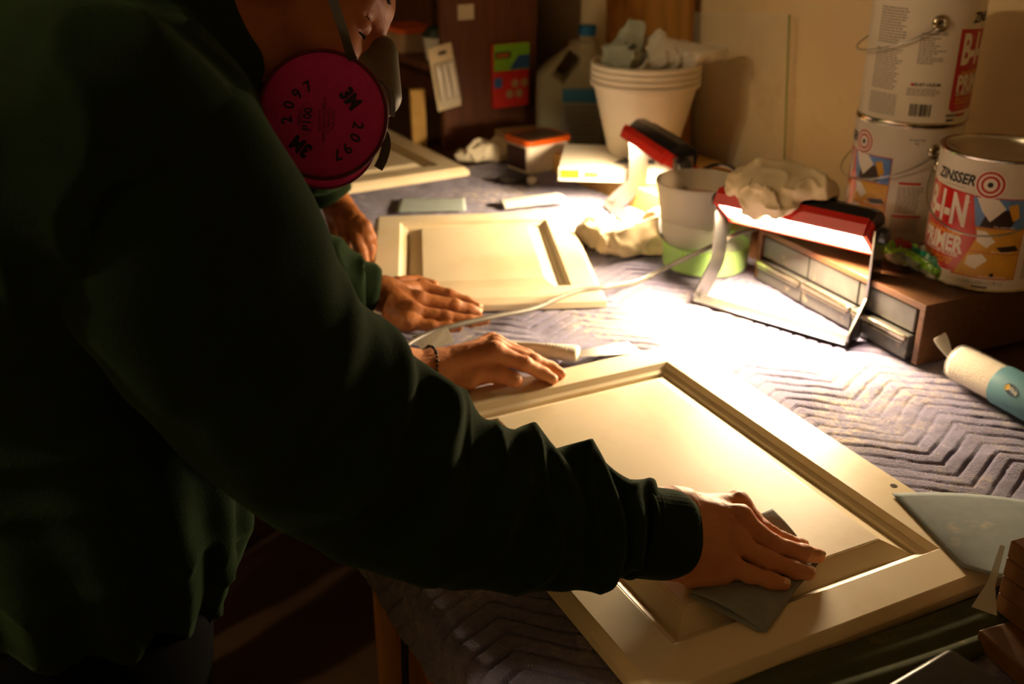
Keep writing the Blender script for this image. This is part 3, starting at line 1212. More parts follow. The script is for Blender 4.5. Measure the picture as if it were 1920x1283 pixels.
# ------------------------------------------------------------------ crumpled cloth and paper
M_rag = mat('cream_rag', rgb((226, 208, 172)), 0.95, spec=0.1, var=.12, vscale=25, bump=.25, bscale=350, bdist=.001, sheen=.15)
M_ragw = mat('white_rag', rgb((226, 220, 204)), 0.95, spec=0.1, var=.12, vscale=20, bump=.2, bscale=300, bdist=.001, sheen=.1)
M_ragg = mat('grey_green_rag', rgb((176, 184, 168)), 0.95, spec=0.1, var=.2, vscale=20, bump=.3, bscale=200, bdist=.001)
M_paper = mat('crumpled_paper', rgb((226, 216, 190)), 0.8, spec=.2, var=.1, vscale=30)


def ridged(P, s, off):
    r = 1 - np.minimum(np.abs(vnoise(P + np.float32(off), s)) * 1.9, 1)
    return r * r * 1.4 - .35


def crumple(name, lumps, label, cat, m, h=0.0035, amp=0.010, s1=17, s2=42, k=0.02, floor=None, off=0.0, group=None, parent=None, cut=None):
    """A heap of cloth: soft lumps with sharp folds, sitting on a floor plane."""
    base = union([ell(c, r) for c, r in lumps], k)

    def f(P):
        d = base(P)
        w = P + 0.010 * np.stack([vnoise(P + 3.1, 22), vnoise(P + 7.7, 22), vnoise(P + 11.3, 22)], -1).astype(np.float32)
        d = d - amp * (ridged(w, s1, off) * 0.6 - 0.15) - amp * 0.35 * ridged(w, s2, off + 5)
        if floor is not None:
            d = smax(d, (floor - P[..., 2]).astype(np.float32), 0.002)
        if cut is not None:
            d = np.maximum(d, cut(P))
        return d
    lo, hi = base.bb
    v, q = surface(f, h, bb=(lo - amp * 1.5, hi + amp * 1.5))
    o = link(name, fastmesh(name, v, q), [m], None, True)
    tag(o, label, cat, group)
    return o


# rag over the near lamp (lies on the back and top of the head)
def lamp_pt(root, p):
    return root.matrix_world @ Vector(p)


def PL(u, w, y):
    return lamp_pt(LAMP1, P1F(u, w, y))


def rag_on_lamp():
    # a sheet of cloth following the housing, with folds: outer surface = distance to the housing axis
    cen = [PL(0.016, -0.022, 0.085), PL(0.020, -0.022, 0.045), PL(0.024, -0.020, 0.005), PL(0.012, -0.030, -0.035)]
    rad = [(0.036, 0.040, 0.026), (0.042, 0.045, 0.030), (0.036, 0.044, 0.028), (0.026, 0.026, 0.024)]
    lumps = [((c.x, c.y, c.z + 0.016), r) for c, r in zip(cen, rad)]
    hang = PL(0.040, 0.004, 0.055)
    lumps.append(((hang.x, hang.y, hang.z + 0.004), (0.016, 0.050, 0.026)))
    hang = PL(0.040, 0.006, 0.010)
    lumps.append(((hang.x, hang.y, hang.z + 0.006), (0.012, 0.028, 0.018)))
    # keep clear of the lamp itself
    inv = np.array(LAMP1.matrix_world.inverted(), np.float32)
    org = P1F(0, 0, 0)
    au = np.array(P1F(1, 0, 0) - org, np.float32)
    aw = np.array(P1F(0, 1, 0) - org, np.float32)
    org = np.array(org, np.float32)

    def cut(P):
        q = P @ inv[:3, :3].T + inv[:3, 3] - org
        u = np.abs(q @ au) - 0.0415
        w = q @ aw
        w1 = np.abs(w + 0.0075) - 0.0295
        cham = (np.abs(q @ au) + np.abs(w) * 0.9 - 0.054)
        return -np.maximum(np.maximum(u, w1), np.where(w < 0, cham, -1))
    return crumple('rag', lumps, 'cream cotton rag draped over the near work lamp', 'rag', M_rag, h=0.0026, amp=0.011, s1=17, s2=40, k=0.018, cut=cut)


rag_on_lamp()
g = at(1170, 470)
crumple('rag', [((g.x + .005, g.y - .01, TT + 0.020), (0.060, 0.040, 0.026)), ((g.x + 0.055, g.y - 0.035, TT + 0.026), (0.040, 0.035, 0.032)),
                ((g.x - 0.015, g.y + 0.050, TT + 0.022), (0.045, 0.05, 0.026)), ((g.x + 0.075, g.y - .005, TT + 0.04), (0.022, 0.032, 0.034))],
        'bright crumpled rag on the blanket between middle door and cups', 'rag', M_rag, amp=0.013, floor=TT + 0.004, off=2.0)

# ------------------------------------------------------------------ cups beside the near lamp
M_cup = mat('milky_cup', rgb((232, 226, 208)), 0.38, trans=0.35, spec=.4, sss=0.0)
M_clear = mat('clear_tub', rgb((236, 240, 226)), 0.2, alpha=0.16, spec=.5)
M_green = mat('green_liquid', rgb((140, 206, 20)), 0.3, spec=.4)
M_pink = mat('pink_rinse', rgb((226, 170, 150)), 0.25)
tubc = Vector((1.172, 1.343, TT + 0.004))
tub = empty('plastic_tub', tubc)
tag(tub, 'clear round tub with a bright green bottom holding the milky cup', 'tub')
MB().lathe([(0, 0.0), (0.073, 0.0), (0.076, 0.003), (0.0805, 0.085), (0.0830, 0.086), (0.0830, 0.0885), (0.0785, 0.0885), (0.0742, 0.0035), (0, 0.0035)], 56).build('wall', M_clear, tub, angle=40)
MB().lathe([(0, 0.0037), (0.0738, 0.0037), (0.0764, 0.046), (0.071, 0.046), (0.071, 0.0438), (0, 0.0438)], 48).build('green_base', M_green, tub, angle=40)
cupc = tubc + Vector((-0.012, 0.016, 0.0445))
cup = empty('plastic_cup', cupc)
tag(cup, 'milky white cup standing in the green-bottomed tub', 'cup')
MB().lathe([(0, 0.0), (0.055, 0.0), (0.0575, 0.003), (0.0735, 0.102), (0.0755, 0.103), (0.0755, 0.108), (0.0725, 0.108), (0.0705, 0.102), (0.0550, 0.004), (0, 0.004)], 56).build('wall', M_cup, cup, angle=40)
MB().lathe([(0, 0.070), (0.0640, 0.070), (0.0648, 0.072), (0, 0.072)], 40).build('rinse', M_pink, cup)

# ------------------------------------------------------------------ white box, plank and the bucket stack
MB_ = MB().box((1.42, 1.74, TT + 0.0175), (0.285, 0.56, 0.052), 0.002)
o = MB_.build('wooden_plank', M_pine, None)
tag(o, 'pale wooden plank along the wall under the white box', 'plank')
bx = empty('paper_box', (1.318, 1.822, TT + 0.0445), math.radians(-36))
tag(bx, 'flat white box with yellow print under the buckets', 'box')
MB().box((0.0, 0.0, 0.0145), (0.245, 0.21, 0.028), 0.0015).build('carton', mat('white_carton', rgb((236, 228, 208)), .6, var=.05), bx)
MB().box((-0.098, -0.1055, 0.0165), (0.040, 0.0010, 0.018)).build('yellow_print', mat('yellow_print', rgb((240, 186, 30)), .5), bx)
MB().box((-0.053, -0.1055, 0.0160), (0.030, 0.0010, 0.012)).build('orange_print', mat('orange_print', rgb((232, 160, 60)), .5), bx)
mb = MB()
mb.poly([(-0.010, -0.055, 0.0288), (0.080, -0.055, 0.0288), (0.080, 0.06, 0.0288), (0.05, 0.06, 0.0288)], [(0, 1, 2, 3)])
mb.build('blue_print', mat('slate_print', rgb((62, 78, 92)), .5), bx)
bc = Vector((1.394, 1.836, 0))
bz = TT + 0.0735
for i in range(4):
    r0, r1, hb = 0.076, 0.1135, 0.158
    bu = empty('bucket', (bc.x, bc.y, bz + i * 0.0125 + (0.001 if i else 0)))
    tag(bu, ['lowest white bucket of the nested stack, standing on the white box', 'second white bucket from the bottom of the nested stack',
             'third white bucket from the bottom of the nested stack', 'top white bucket of the nested stack, filled with rags'][i], 'bucket', 'nested white buckets')
    MB().lathe([(0, 0), (r0 - 0.002, 0), (r0, 0.003), (r1, hb - 0.004), (r1, hb), (r1 - 0.0014, hb), (r1 - 0.0016, hb - 0.004), (r0 - 0.0018, 0.0014), (0, 0.0014)], 64).build('pail', M_white, bu, angle=40)
    MB().lathe([(r1 - 0.0005, hb - 0.0100), (r1 + 0.0050, hb - 0.0100), (r1 + 0.0066, hb - 0.006), (r1 + 0.0050, hb), (r1 - 0.0005, hb + 0.0008), (r1 - 0.0005, hb - 0.0100)], 64).build('rim', M_white, bu, smooth=True)
topz = bz + 3 * 0.0125 + 0.158
crumple('rag', [((bc.x + 0.045, bc.y - 0.035, topz + 0.012), (0.060, 0.055, 0.030)), ((bc.x + 0.095, bc.y - 0.070, topz + 0.020), (0.055, 0.040, 0.016)),
                ((bc.x + 0.02, bc.y - 0.01, topz + 0.035), (0.022, 0.03, 0.035))],
        'white rag hanging over the right rim of the top bucket', 'rag', M_ragw, amp=0.014, off=4.0)
crumple('rag', [((bc.x - 0.045, bc.y + 0.015, topz + 0.010), (0.045, 0.050, 0.026)), ((bc.x - 0.022, bc.y + 0.02, topz + 0.045), (0.026, 0.022, 0.036)),
                ((bc.x - 0.06, bc.y + 0.0, topz + 0.012), (0.030, 0.040, 0.018))],
        'greyish crumpled rag peaking out of the top bucket', 'rag', M_ragg, amp=0.016, off=8.0)

# ------------------------------------------------------------------ jug
jc = at(1080, 262)
jug = empty('plastic_jug', (jc.x - 0.02, jc.y, TT - 0.0085), math.radians(-32))
tag(jug, 'translucent jug of green cleaner with blue cap against the wall', 'jug')
M_jug = mat('milky_jug', rgb((206, 204, 182)), 0.4, alpha=0.55, spec=.4)
M_jl = mat('green_cleaner', rgb((96, 128, 82)), 0.35, spec=.4)


def jug_sdf(P):
    x, y, z = P[..., 0], P[..., 1], P[..., 2]
    # rounded box body with sloping shoulders
    sh = np.clip((z - 0.175) / 0.075, 0, 1)
    hw = 0.088 - 0.052 * sh ** 1.4
    hd = 0.062 - 0.030 * sh ** 1.4
    cx = 0.030 * sh
    qx = np.abs(x - cx) - (hw - 0.022)
    qy = np.abs(y) - (hd - 0.022)
    d2 = np.sqrt(np.maximum(qx, 0) ** 2 + np.maximum(qy, 0) ** 2) + np.minimum(np.maximum(qx, qy), 0) - 0.022
    d = np.maximum(d2, np.maximum(z - 0.262, -z + 0.0))
    # handle hole
    q = (x + 0.012) * 0.80 + (z - 0.205) * -0.60
    p = (x + 0.012) * 0.60 + (z - 0.205) * 0.80
    hole = np.maximum(np.abs(q) - 0.012, np.abs(p) - 0.030) - 0.006
    d = smax(d, -hole, 0.008)
    neck = np.maximum(np.sqrt((x - 0.038) ** 2 + y ** 2) - 0.020, np.maximum(z - 0.275, 0.23 - z))
    return smin(d, neck, 0.012)


v, q = surface(jug_sdf, 0.004, bb=((-.1, -.08, -.01), (.1, .08, .285)))
link('jug_body', fastmesh('jug_body', v, q), [M_jug], jug, True)


def liquid(P):
    x, y, z = P[..., 0], P[..., 1], P[..., 2]
    qx = np.abs(x) - 0.064
    qy = np.abs(y) - 0.038
    d2 = np.sqrt(np.maximum(qx, 0) ** 2 + np.maximum(qy, 0) ** 2) + np.minimum(np.maximum(qx, qy), 0) - 0.0215
    return np.maximum(d2, np.maximum(z - 0.160, 0.003 - z))


v, q = surface(liquid, 0.004, bb=((-.1, -.08, -.01), (.1, .08, .18)))
link('liquid', fastmesh('liquid', v, q), [M_jl], jug, True)
MB().lathe([(0, 0.300), (0.020, 0.300), (0.0225, 0.297), (0.0225, 0.276), (0, 0.276)], 28, Matrix.Translation((0.038, 0, 0))).build('cap', mat('blue_cap', rgb((30, 110, 176)), .4), jug, angle=40)
jl = MB().box((0.028, -0.0630, 0.090), (0.100, 0.0014, 0.130), 0.0006).build('paper_label', mat('jug_label', rgb((150, 156, 160)), .5), jug)
MB().box((0.028, -0.0640, 0.138), (0.100, 0.0010, 0.034)).build('blue_band', mat('jug_blue', rgb((40, 120, 176)), .5), jl)
for i in range(7):
    MB().box((0.024, -0.0640, 0.108 - i * 0.011), (0.080, 0.0008, 0.0032)).build('print_line', M_cgrey, jl)
o = MB().box((at(1107, 262).x, at(1107, 262).y - 0.05, TT + 0.034), (0.055, 0.024, 0.088), 0.002, Matrix.Rotation(math.radians(-30), 3, 'Z')).build('small_carton', mat('blue_carton', rgb((58, 84, 104)), .6, var=.2), None)
tag(o, 'small slate blue carton between the jug and the buckets', 'carton')

# ------------------------------------------------------------------ tub with an orange lid
tb = empty('wipes_tub', (1.262, 2.066, TT + 0.003), math.radians(6))
tag(tb, 'low white tub with an orange rimmed lid', 'tub')


def rrect(w, d, r, n=5):
    pts = []
    for cx, cy, a0 in ((w / 2 - r, d / 2 - r, 0), (-w / 2 + r, d / 2 - r, PI / 2), (-w / 2 + r, -d / 2 + r, PI), (w / 2 - r, -d / 2 + r, 1.5 * PI)):
        for i in range(n + 1):
            a = a0 + PI / 2 * i / n
            pts.append((cx + r * math.cos(a), cy + r * math.sin(a)))
    return pts


MB().prism(rrect(0.122, 0.092, 0.014), 0.0, 0.066).build('box', M_white, tb)
MB().prism(rrect(0.132, 0.102, 0.016), 0.064, 0.076, bev=0.002).build('lid', mat('orange_lid', rgb((226, 96, 24)), .4), tb)
MB().prism(rrect(0.112, 0.082, 0.012), 0.0762, 0.0772).build('lid_label', mat('dark_lid_print', rgb((96, 74, 56)), .35, var=.5, vscale=60), tb)
MB().box((-0.0612, 0.0, 0.032), (0.0010, 0.072, 0.052)).build('side_print', mat('maroon_print', rgb((70, 30, 24)), .5, var=.6, vscale=50), tb)

g = at(905, 302)
crumple('rag', [((g.x, g.y, TT + 0.022), (0.035, 0.03, 0.026)), ((g.x + 0.035, g.y - 0.02, TT + 0.026), (0.028, 0.026, 0.03)), ((g.x - 0.03, g.y + .02, TT + 0.012), (0.03, 0.03, 0.014))],
        'crumpled off-white tissue beside the orange lidded tub', 'rag', M_paper, amp=0.014, floor=TT + 0.003, off=13.0)
g = at(975, 343)
crumple('rag', [((g.x, g.y, TT + 0.009), (0.040, 0.018, 0.010)), ((g.x - 0.035, g.y + .012, TT + 0.007), (0.016, 0.014, 0.010))],
        'small dark crumpled rag in front of the orange lidded tub', 'rag', mat('black_rag', rgb((40, 34, 30)), .9), amp=0.008, floor=TT + 0.003, off=17.0)
g = at(992, 348)
crumple('tissue', [((g.x + .004, g.y - 0.004, TT + 0.011), (0.013, 0.012, 0.012))], 'tiny white tissue wad by the dark rag', 'tissue', M_paper, amp=0.006, floor=TT + 0.003, off=19.0, h=0.002)

# ------------------------------------------------------------------ bookcase on the back of the bench
bk = empty('bookcase', (1.30, 2.9, TT - 0.009))
tag(bk, 'dark brown shelf unit standing at the back of the bench', 'shelf unit')
X0, X1, Y0, Y1, Zb, Zt = 1.165, 1.435, 2.360, 3.50, TT - 0.009, 2.28
MB().box(((X0 + X1) / 2, Y0 + 0.010, (Zb + Zt) / 2), (X1 - X0, 0.02, Zt - Zb), 0.001).buildw('end_panel', M_brown, bk)
MB().box(((X0 + X1) / 2, Y1 - 0.010, (Zb + Zt) / 2), (X1 - X0, 0.02, Zt - Zb), 0.001).buildw('end_panel', M_brown, bk)
MB().box((X1 - 0.006, (Y0 + Y1) / 2, (Zb + Zt) / 2), (0.012, Y1 - Y0 - 0.04, Zt - Zb)).buildw('back_panel', M_brown, bk)
for z in (TT + 0.184, TT + 0.55, TT + 0.95, Zt - 0.01):
    MB().box(((X0 + X1) / 2 - 0.006, (Y0 + Y1) / 2, z), (X1 - X0 - 0.012, Y1 - Y0 - 0.04, 0.018), 0.001).buildw('shelf', M_brown, bk)
MB().box((X0 + 0.010, 2.78, TT + 0.37), (0.02, 0.03, 0.353)).buildw('upright', M_brown, bk)
o = MB().box((1.231, Y0 - 0.0012, TT + 0.326), (0.044, 0.0012, 0.036)).build('sticker', mat('off_white_sticker', rgb((214, 200, 170)), .6, var=.15, vscale=90), None)
tag(o, 'small off-white sticker on the brown end panel', 'sticker')
# things on its shelf
t2 = empty('food_tub', (1.225, 2.50, TT + 0.1935))
tag(t2, 'white round tub with dark top on the brown shelf', 'tub')
MB().lathe([(0, 0), (0.034, 0), (0.041, 0.058), (0, 0.058)], 32).build('pot', mat('dull_white', rgb((190, 184, 170)), .5), t2, angle=40)
MB().lathe([(0, 0.0585), (0.043, 0.0585), (0.043, 0.066), (0.030, 0.082), (0, 0.086)], 32).build('lid', mat('dark_green_lid', rgb((28, 36, 26)), .5), t2, angle=40)
t2 = empty('food_tub', (1.225, 2.70, TT + 0.1935))
tag(t2, 'tub with an orange lid deep on the brown shelf', 'tub')
MB().prism(rrect(0.10, 0.15, 0.015), 0, 0.050).build('pot', mat('tan_tub', rgb((150, 120, 90)), .5), t2)
MB().prism(rrect(0.106, 0.156, 0.015), 0.0505, 0.062).build('lid', mat('orange_lid2', rgb((200, 84, 30)), .45), t2)
g = at(771, 250)
o = MB().box((1.125, 2.43, TT + 0.063), (0.036, 0.024, 0.148), 0.001, Matrix.Rotation(math.radians(-14), 3, 'Z')).build('wood_offcut', M_pine, None)
tag(o, 'short upright pine offcut standing beside the bookcase', 'wood block')

# hanging blister pack
bp = empty('blister_pack', (1.166, Y0 - 0.006, TT + 0.175))
tag(bp, 'shiny clear blister pack on a white card hanging from the shelf', 'blister pack')
Rt = Matrix.Rotation(math.radians(-9), 4, 'Y')
M_card = mat('card_white', rgb((232, 216, 180)), .5)
o = MB().box((0, 0, 0), (0.066, 0.0012, 0.158), 0.0004).build('card', M_card, bp)
o.matrix_local = Rt
for dx in (-0.007, 0.0, 0.007):
    h_ = MB().lathe([(0, 0.0009), (0.0048, 0.0009), (0.0048, 0.0014), (0, 0.0014)], 16, Matrix.Translation((0.004 + dx, 0, 0.060)) @ Matrix.Rotation(PI / 2, 4, 'X')).build('hang_hole', M_cdark, bp)
    h_.matrix_local = Rt
for dx in (-0.018, 0.0, 0.018):
    o = MB().tube(spline([(dx, -0.010, 0.034), (dx, -0.0105, 0.0), (dx, -0.010, -0.052)], 4), 0.0075, 12).build('white_rod', M_white, bp, smooth=True)
    o.matrix_local = Rt
mb = MB()
mb.box((0, -0.011, -0.014), (0.058, 0.0205, 0.112), 0.007, seg=3)
o = mb.build('bubble', mat('clear_film', (0.9, 0.88, 0.82), .16, alpha=.2, spec=1.0), bp, smooth=True)
o.matrix_local = Rt

# hanging card with green and red print
hp_ = empty('hook_pack', (1.352, Y0 - 0.009, TT + 0.164))
tag(hp_, 'green and red retail pack with round pads on the brown panel', 'retail pack')
MB().box((0, 0, 0), (0.104, 0.014, 0.160), 0.002).build('pack', mat('pack_red', rgb((176, 34, 24)), .45), hp_)
MB().box((0, -0.0074, 0.047), (0.104, 0.0012, 0.066)).build('green_field', mat('pack_green', rgb((112, 160, 34)), .45), hp_)
mb = MB()
mb.poly([(-0.008, -0.0083, 0.016), (0.052, -0.0083, 0.016), (0.052, -0.0083, 0.050), (0.020, -0.0083, 0.050)], [(0, 1, 2, 3)])
mb.build('blue_field', mat('pack_blue', rgb((36, 70, 110)), .45), hp_)
MB().box((-0.040, -0.0078, -0.015), (0.022, 0.0012, 0.024)).build('blue_tab', mat('pack_blue2', rgb((50, 90, 140)), .45), hp_)
MB().box((-0.026, -0.0082, 0.053), (0.044, 0.0012, 0.016)).build('name_plate', M_cdark, hp_)
bm = text_bm('Scotch', 0.0125, .02)
for v in bm.verts:
    v.co = Vector((v.co.x, 0, v.co.y))
mb = MB()
mb.merge(bm)
o = mb.build('lettering', mat('pack_orange', rgb((230, 120, 40)), .5), hp_)
o.location = (-0.026, -0.0092, 0.053)
for x, z in ((0.010, -0.020), (0.038, -0.020), (-0.006, -0.046), (0.022, -0.046)):
    MB().lathe([(0, 0), (0.0105, 0), (0.0105, 0.002), (0, 0.0025)], 24, Matrix.Translation((x, -0.0071, z)) @ Matrix.Rotation(PI / 2, 4, 'X')).build('round_pad', mat('felt_pad', rgb((150, 120, 80)), .9), hp_)
o = MB().box((1.36, 2.285, TT + 0.012), (0.13, 0.11, 0.040), 0.002, Matrix.Rotation(math.radians(-8), 3, 'Z')).build('cardboard_box', mat('cardboard', rgb((172, 136, 92)), .8, var=.15), None)
tag(o, 'low tan cardboard box at the foot of the brown panel', 'box')

# ------------------------------------------------------------------ leaning board and glass pane at the wall
o = MB().box((0, 0, 0), (0.014, 0.33, 1.30), 0.001, None).build('plywood_board', M_ply, None)
o.matrix_world = Matrix.Translation((1.592, 2.12, TT + 0.66)) @ Matrix.Rotation(math.radians(0.9), 4, 'Y') @ Matrix.Rotation(math.radians(-4.5), 4, 'X')
tag(o, 'knotty orange plywood board leaning on the wall behind the buckets', 'board')
M_glass = mat('glass_sheet', (0.86, 0.90, 0.80), .05, alpha=.10, spec=.6)
gp = empty('glass_pane', (1.605, 1.80, TT - 0.0088))
tag(gp, 'clear glass sheet with a green edge leaning against the beige wall', 'glass sheet')
Mg = Matrix.Rotation(math.radians(-1.0), 4, 'Y') @ Matrix.Rotation(math.radians(-5), 4, 'X')
o = MB().box((-0.006, 0.03, 0.186), (0.003, 0.47, 0.366)).build('sheet', M_glass, gp)
o.matrix_local = Mg
o = MB().box((-0.006, -0.2058, 0.186), (0.0032, 0.0020, 0.366)).build('edge', mat('green_edge', rgb((120, 140, 70)), .2), gp)
o.matrix_local = Mg
o['label'] = 'green cut edge of the glass'

# ------------------------------------------------------------------ crinkled wrapper on the drawer cabinet
gb = at(1708, 510, CABZ)


def wrapper():
    base = union([ell((gb.x, gb.y, gb.z + 0.022), (0.028, 0.034, 0.018)), ell((gb.x + 0.012, gb.y - 0.022, gb.z + 0.016), (0.024, 0.026, 0.016)),
                  ell((gb.x + 0.004, gb.y + 0.03, gb.z + 0.018), (0.022, 0.018, 0.018))], 0.012)

    def f(P):
        w = P + 0.006 * np.stack([vnoise(P + 2.1, 40), vnoise(P + 5.7, 40), vnoise(P + 9.3, 40)], -1).astype(np.float32)
        d = base(P) - 0.010 * (ridged(w, 45, 1.0) - .3) - 0.003 * ridged(w, 120, 3.0)
        return np.maximum(d, gb.z + 0.0012 - P[..., 2])
    v, q = surface(f, 0.0017, bb=(base.bb[0] - .012, base.bb[1] + .012))
    m = mat('crinkled_film', rgb((176, 176, 150)), .14, alpha=.42, spec=.9)
    m2 = mat('green_print_film', rgb((120, 176, 40)), .2, spec=.8)
    m3 = mat('teal_print_film', rgb((20, 120, 92)), .2, spec=.8)
    m4 = mat('red_print_film', rgb((150, 40, 24)), .2, spec=.8)
    o = link('plastic_wrapper', fastmesh('plastic_wrapper', v, q), [m, m2, m3, m4], None, True)
    c = v[q].mean(1) - np.array(gb)
    cc = np.stack([(c @ RT), c @ UP], -1)
    idx = np.zeros(len(q), np.int32)
    n_ = vnoise(c.astype(np.float32), 40)
    idx[(cc[:, 0] < 0.002) & (cc[:, 1] > 0.028) & (n_ > -.3)] = 1
    idx[(np.abs(cc[:, 0] - cc[:, 1] * -1.0 - 0.016) < 0.007)] = 1
    idx[(np.abs(cc[:, 0] + cc[:, 1] * 1.0 - 0.030) < 0.006)] = 2
    idx[(cc[:, 0] < -0.004) & (cc[:, 0] > -0.022) & (cc[:, 1] > 0.034)] = 3
    o.data.polygons.foreach_set('material_index', idx)
    tag(o, 'crinkled clear and green plastic wrapper on the drawer cabinet', 'wrapper')


wrapper()

# ------------------------------------------------------------------ roller sleeve in its wrapper
ra, rb_ = at(1795, 678, .032), at(1935, 752, .032)
dirv = (rb_ - ra).normalized()
rs = empty('roller_sleeve', (ra.x, ra.y, TT + 0.004))
tag(rs, 'white paint roller sleeve in clear wrap with a blue label', 'paint roller')
Mr = Matrix.Translation(ra) @ dirv.to_track_quat('Z', 'Y').to_matrix().to_4x4()
LEN = 0.235
MB().lathe([(0, 0), (0.018, 0), (0.0235, 0.004), (0.0245, 0.010), (0.0245, LEN - 0.01), (0.0235, LEN - .004), (0.018, LEN), (0, LEN)], 32, Mr).buildw('sleeve', mat('roller_pile', rgb((226, 218, 200)), .95, bump=.5, bscale=300, bdist=.002), rs, smooth=True)
prof = [(0.0, -0.004), (0.012, -0.004), (0.0255, 0.002), (0.0268, 0.012), (0.0263, 0.05), (0.0268, LEN - 0.02), (0.0262, LEN - 0.003), (0.012, LEN + 0.004), (0, LEN + 0.004)]
MB().lathe(prof, 40, Mr).buildw('wrap', mat('wrap_film', (0.9, 0.88, 0.82), .16, alpha=.22, spec=.8, bump=.4, bscale=60, bdist=.004), rs, smooth=True)
MB().lathe([(0.0271, 0.078), (0.0273, 0.079), (0.0273, 0.150), (0.0271, 0.151)], 40, Mr).buildw('paper_band', mat('roller_blue', rgb((96, 146, 160)), .5), rs, smooth=True)
mb = MB()
tail = [ra - dirv * 0.004, ra - dirv * 0.016 + Vector((0, 0, .004)), ra - dirv * 0.026 + Vector((-0.002, 0, .014)), ra - dirv * 0.034 + Vector((-0.006, 0, .026))]
mb.strip(spline(tail, 4), Vector((1, 0, 0.3)), [0.012, .011, .010, .010, .011, .013, .015, .017, .019, .021, .022, .022, .021], 0.002)
mb.buildw('twisted_tail', mat('wrap_film2', (0.85, 0.82, 0.74), .2, alpha=.55, spec=.8), rs)
# emblem on the band: an oval with a yellow drop
side = Vector((CAM[0], CAM[1], CAM[2])) - (ra + dirv * 0.11)
side = (side - dirv * side.dot(dirv)).normalized()
cr_ = dirv.cross(side)


def on_band(bm, s0, rot, name, m, lift=0.0004):
    for v in bm.verts:
        x, y = v.co.x, v.co.y
        x, y = x * math.cos(rot) - y * math.sin(rot), x * math.sin(rot) + y * math.cos(rot)
        a = y / 0.0273
        v.co = ra + dirv * (s0 + x) + (side * math.cos(a) + cr_ * math.sin(a)) * (0.0273 + lift)
    mb = MB()
    mb.merge(bm)
    return mb.buildw(name, m, rs)


bm = ring_bm(0, 0, 0, 0.011)
for v in bm.verts:
    v.co.y *= 0.62
on_band(bm, 0.112, 0.3, 'emblem', mat('emblem_navy', rgb((50, 76, 92)), .5))
bm = ring_bm(-0.0065, 0.0012, 0, 0.004)
on_band(bm, 0.112, 0.3, 'emblem_drop', mat('emblem_yellow', rgb((196, 160, 60)), .5), 0.0007)
bm = text_bm('one', 0.009, .02)
on_band(shift(bm, 0.004, 0), 0.112, 0.3, 'lettering', mat('emblem_white', rgb((200, 200, 190)), .5), 0.0009)

# ================================================================== things lying on the doors and blanket
M_sand = mat('sandpaper', rgb((128, 138, 138)), 0.85, spec=.25, var=.15, vscale=60, bump=.35, bscale=900, bdist=.0006, blotch=rgb((190, 176, 140)), bl_scale=16, bl_lo=.62, bl_hi=.8)
M_sand2 = mat('sandpaper_worn', rgb((152, 158, 158)), 0.85, spec=.25, var=.2, vscale=50, bump=.4, bscale=700, bdist=.0006, blotch=rgb((170, 156, 122)), bl_scale=22, bl_lo=.62, bl_hi=.8)
M_sandp = mat('sandpaper_pale', rgb((170, 182, 180)), 0.85, spec=.2, var=.12, vscale=30)


def sheet(name, corners, m, label, cat, bend=None, n=18, th=0.0008, group=None):
    """Bilinear sheet between 4 corner points (a, b, c, d counter-clockwise) bent by bend(s, t) -> offset vector."""
    a, b, c, d = [Vector(p) for p in corners]
    v = []
    for i in range(n + 1):
        for j in range(n + 1):
            s, t = i / n, j / n
            p = a * (1 - s) * (1 - t) + b * s * (1 - t) + c * s * t + d * (1 - s) * t
            if bend:
                p = p + Vector(bend(s, t))
            v.append(p)
    f = [(i * (n + 1) + j, (i + 1) * (n + 1) + j, (i + 1) * (n + 1) + j + 1, i * (n + 1) + j + 1) for i in range(n) for j in range(n)]
    o = link(name, pydata(name, v, f), [m], None, True)
    md = o.modifiers.new('thickness', 'SOLIDIFY')
    md.thickness = th
    md.offset = 1
    tag(o, label, cat, group)
    return o


DZ = 0.0237      # top of a door above the bench surface
# big grey-blue sheet at the right, curling up away from the door
sheet('sandpaper_sheet', [at(1672, 926, DZ + .001), at(1803, 1063, DZ + .001), at(1990, 1112, 0.050), at(1985, 950, 0.030)], M_sand,
      'large grey blue sandpaper sheet over the corner of the nearest door', 'sandpaper',
      bend=lambda s, t: (-0.012 * math.sin(PI * t) * s + .004 * math.sin(PI * t), -0.016 * math.sin(PI * t) * (s - .35), 0.010 * t * (1 - t) + 0.004 * math.sin(PI * s) * t + (0.012 * (s * t))))
# folded pad under the near hand: bottom leaf and top leaf
ZS = DZ + 0.0012
fold = empty('folded_sandpaper', at(1400, 1090, DZ))
tag(fold, 'folded grey sandpaper pressed under the near hand', 'sandpaper')


def leaf(name, pts, zoff, bend=None, m=None):
    a = [at(x, y, z + zoff) for x, y, z in pts]
    n = 14
    v = []
    for i in range(n + 1):
        for j in range(n + 1):
            s, t = i / n, j / n
            p = a[0] * (1 - s) * (1 - t) + a[1] * s * (1 - t) + a[2] * s * t + a[3] * (1 - s) * t
            v.append(p + Vector((0, 0, bend(s, t) if bend else 0)))
    f = [(i * (n + 1) + j, (i + 1) * (n + 1) + j, (i + 1) * (n + 1) + j + 1, i * (n + 1) + j + 1) for i in range(n) for j in range(n)]
    o = linkw(name, pydata(name, v, f), [m or M_sand2], fold, True)
    md = o.modifiers.new('thickness', 'SOLIDIFY')
    md.thickness = 0.0007
    md.offset = 1
    return o


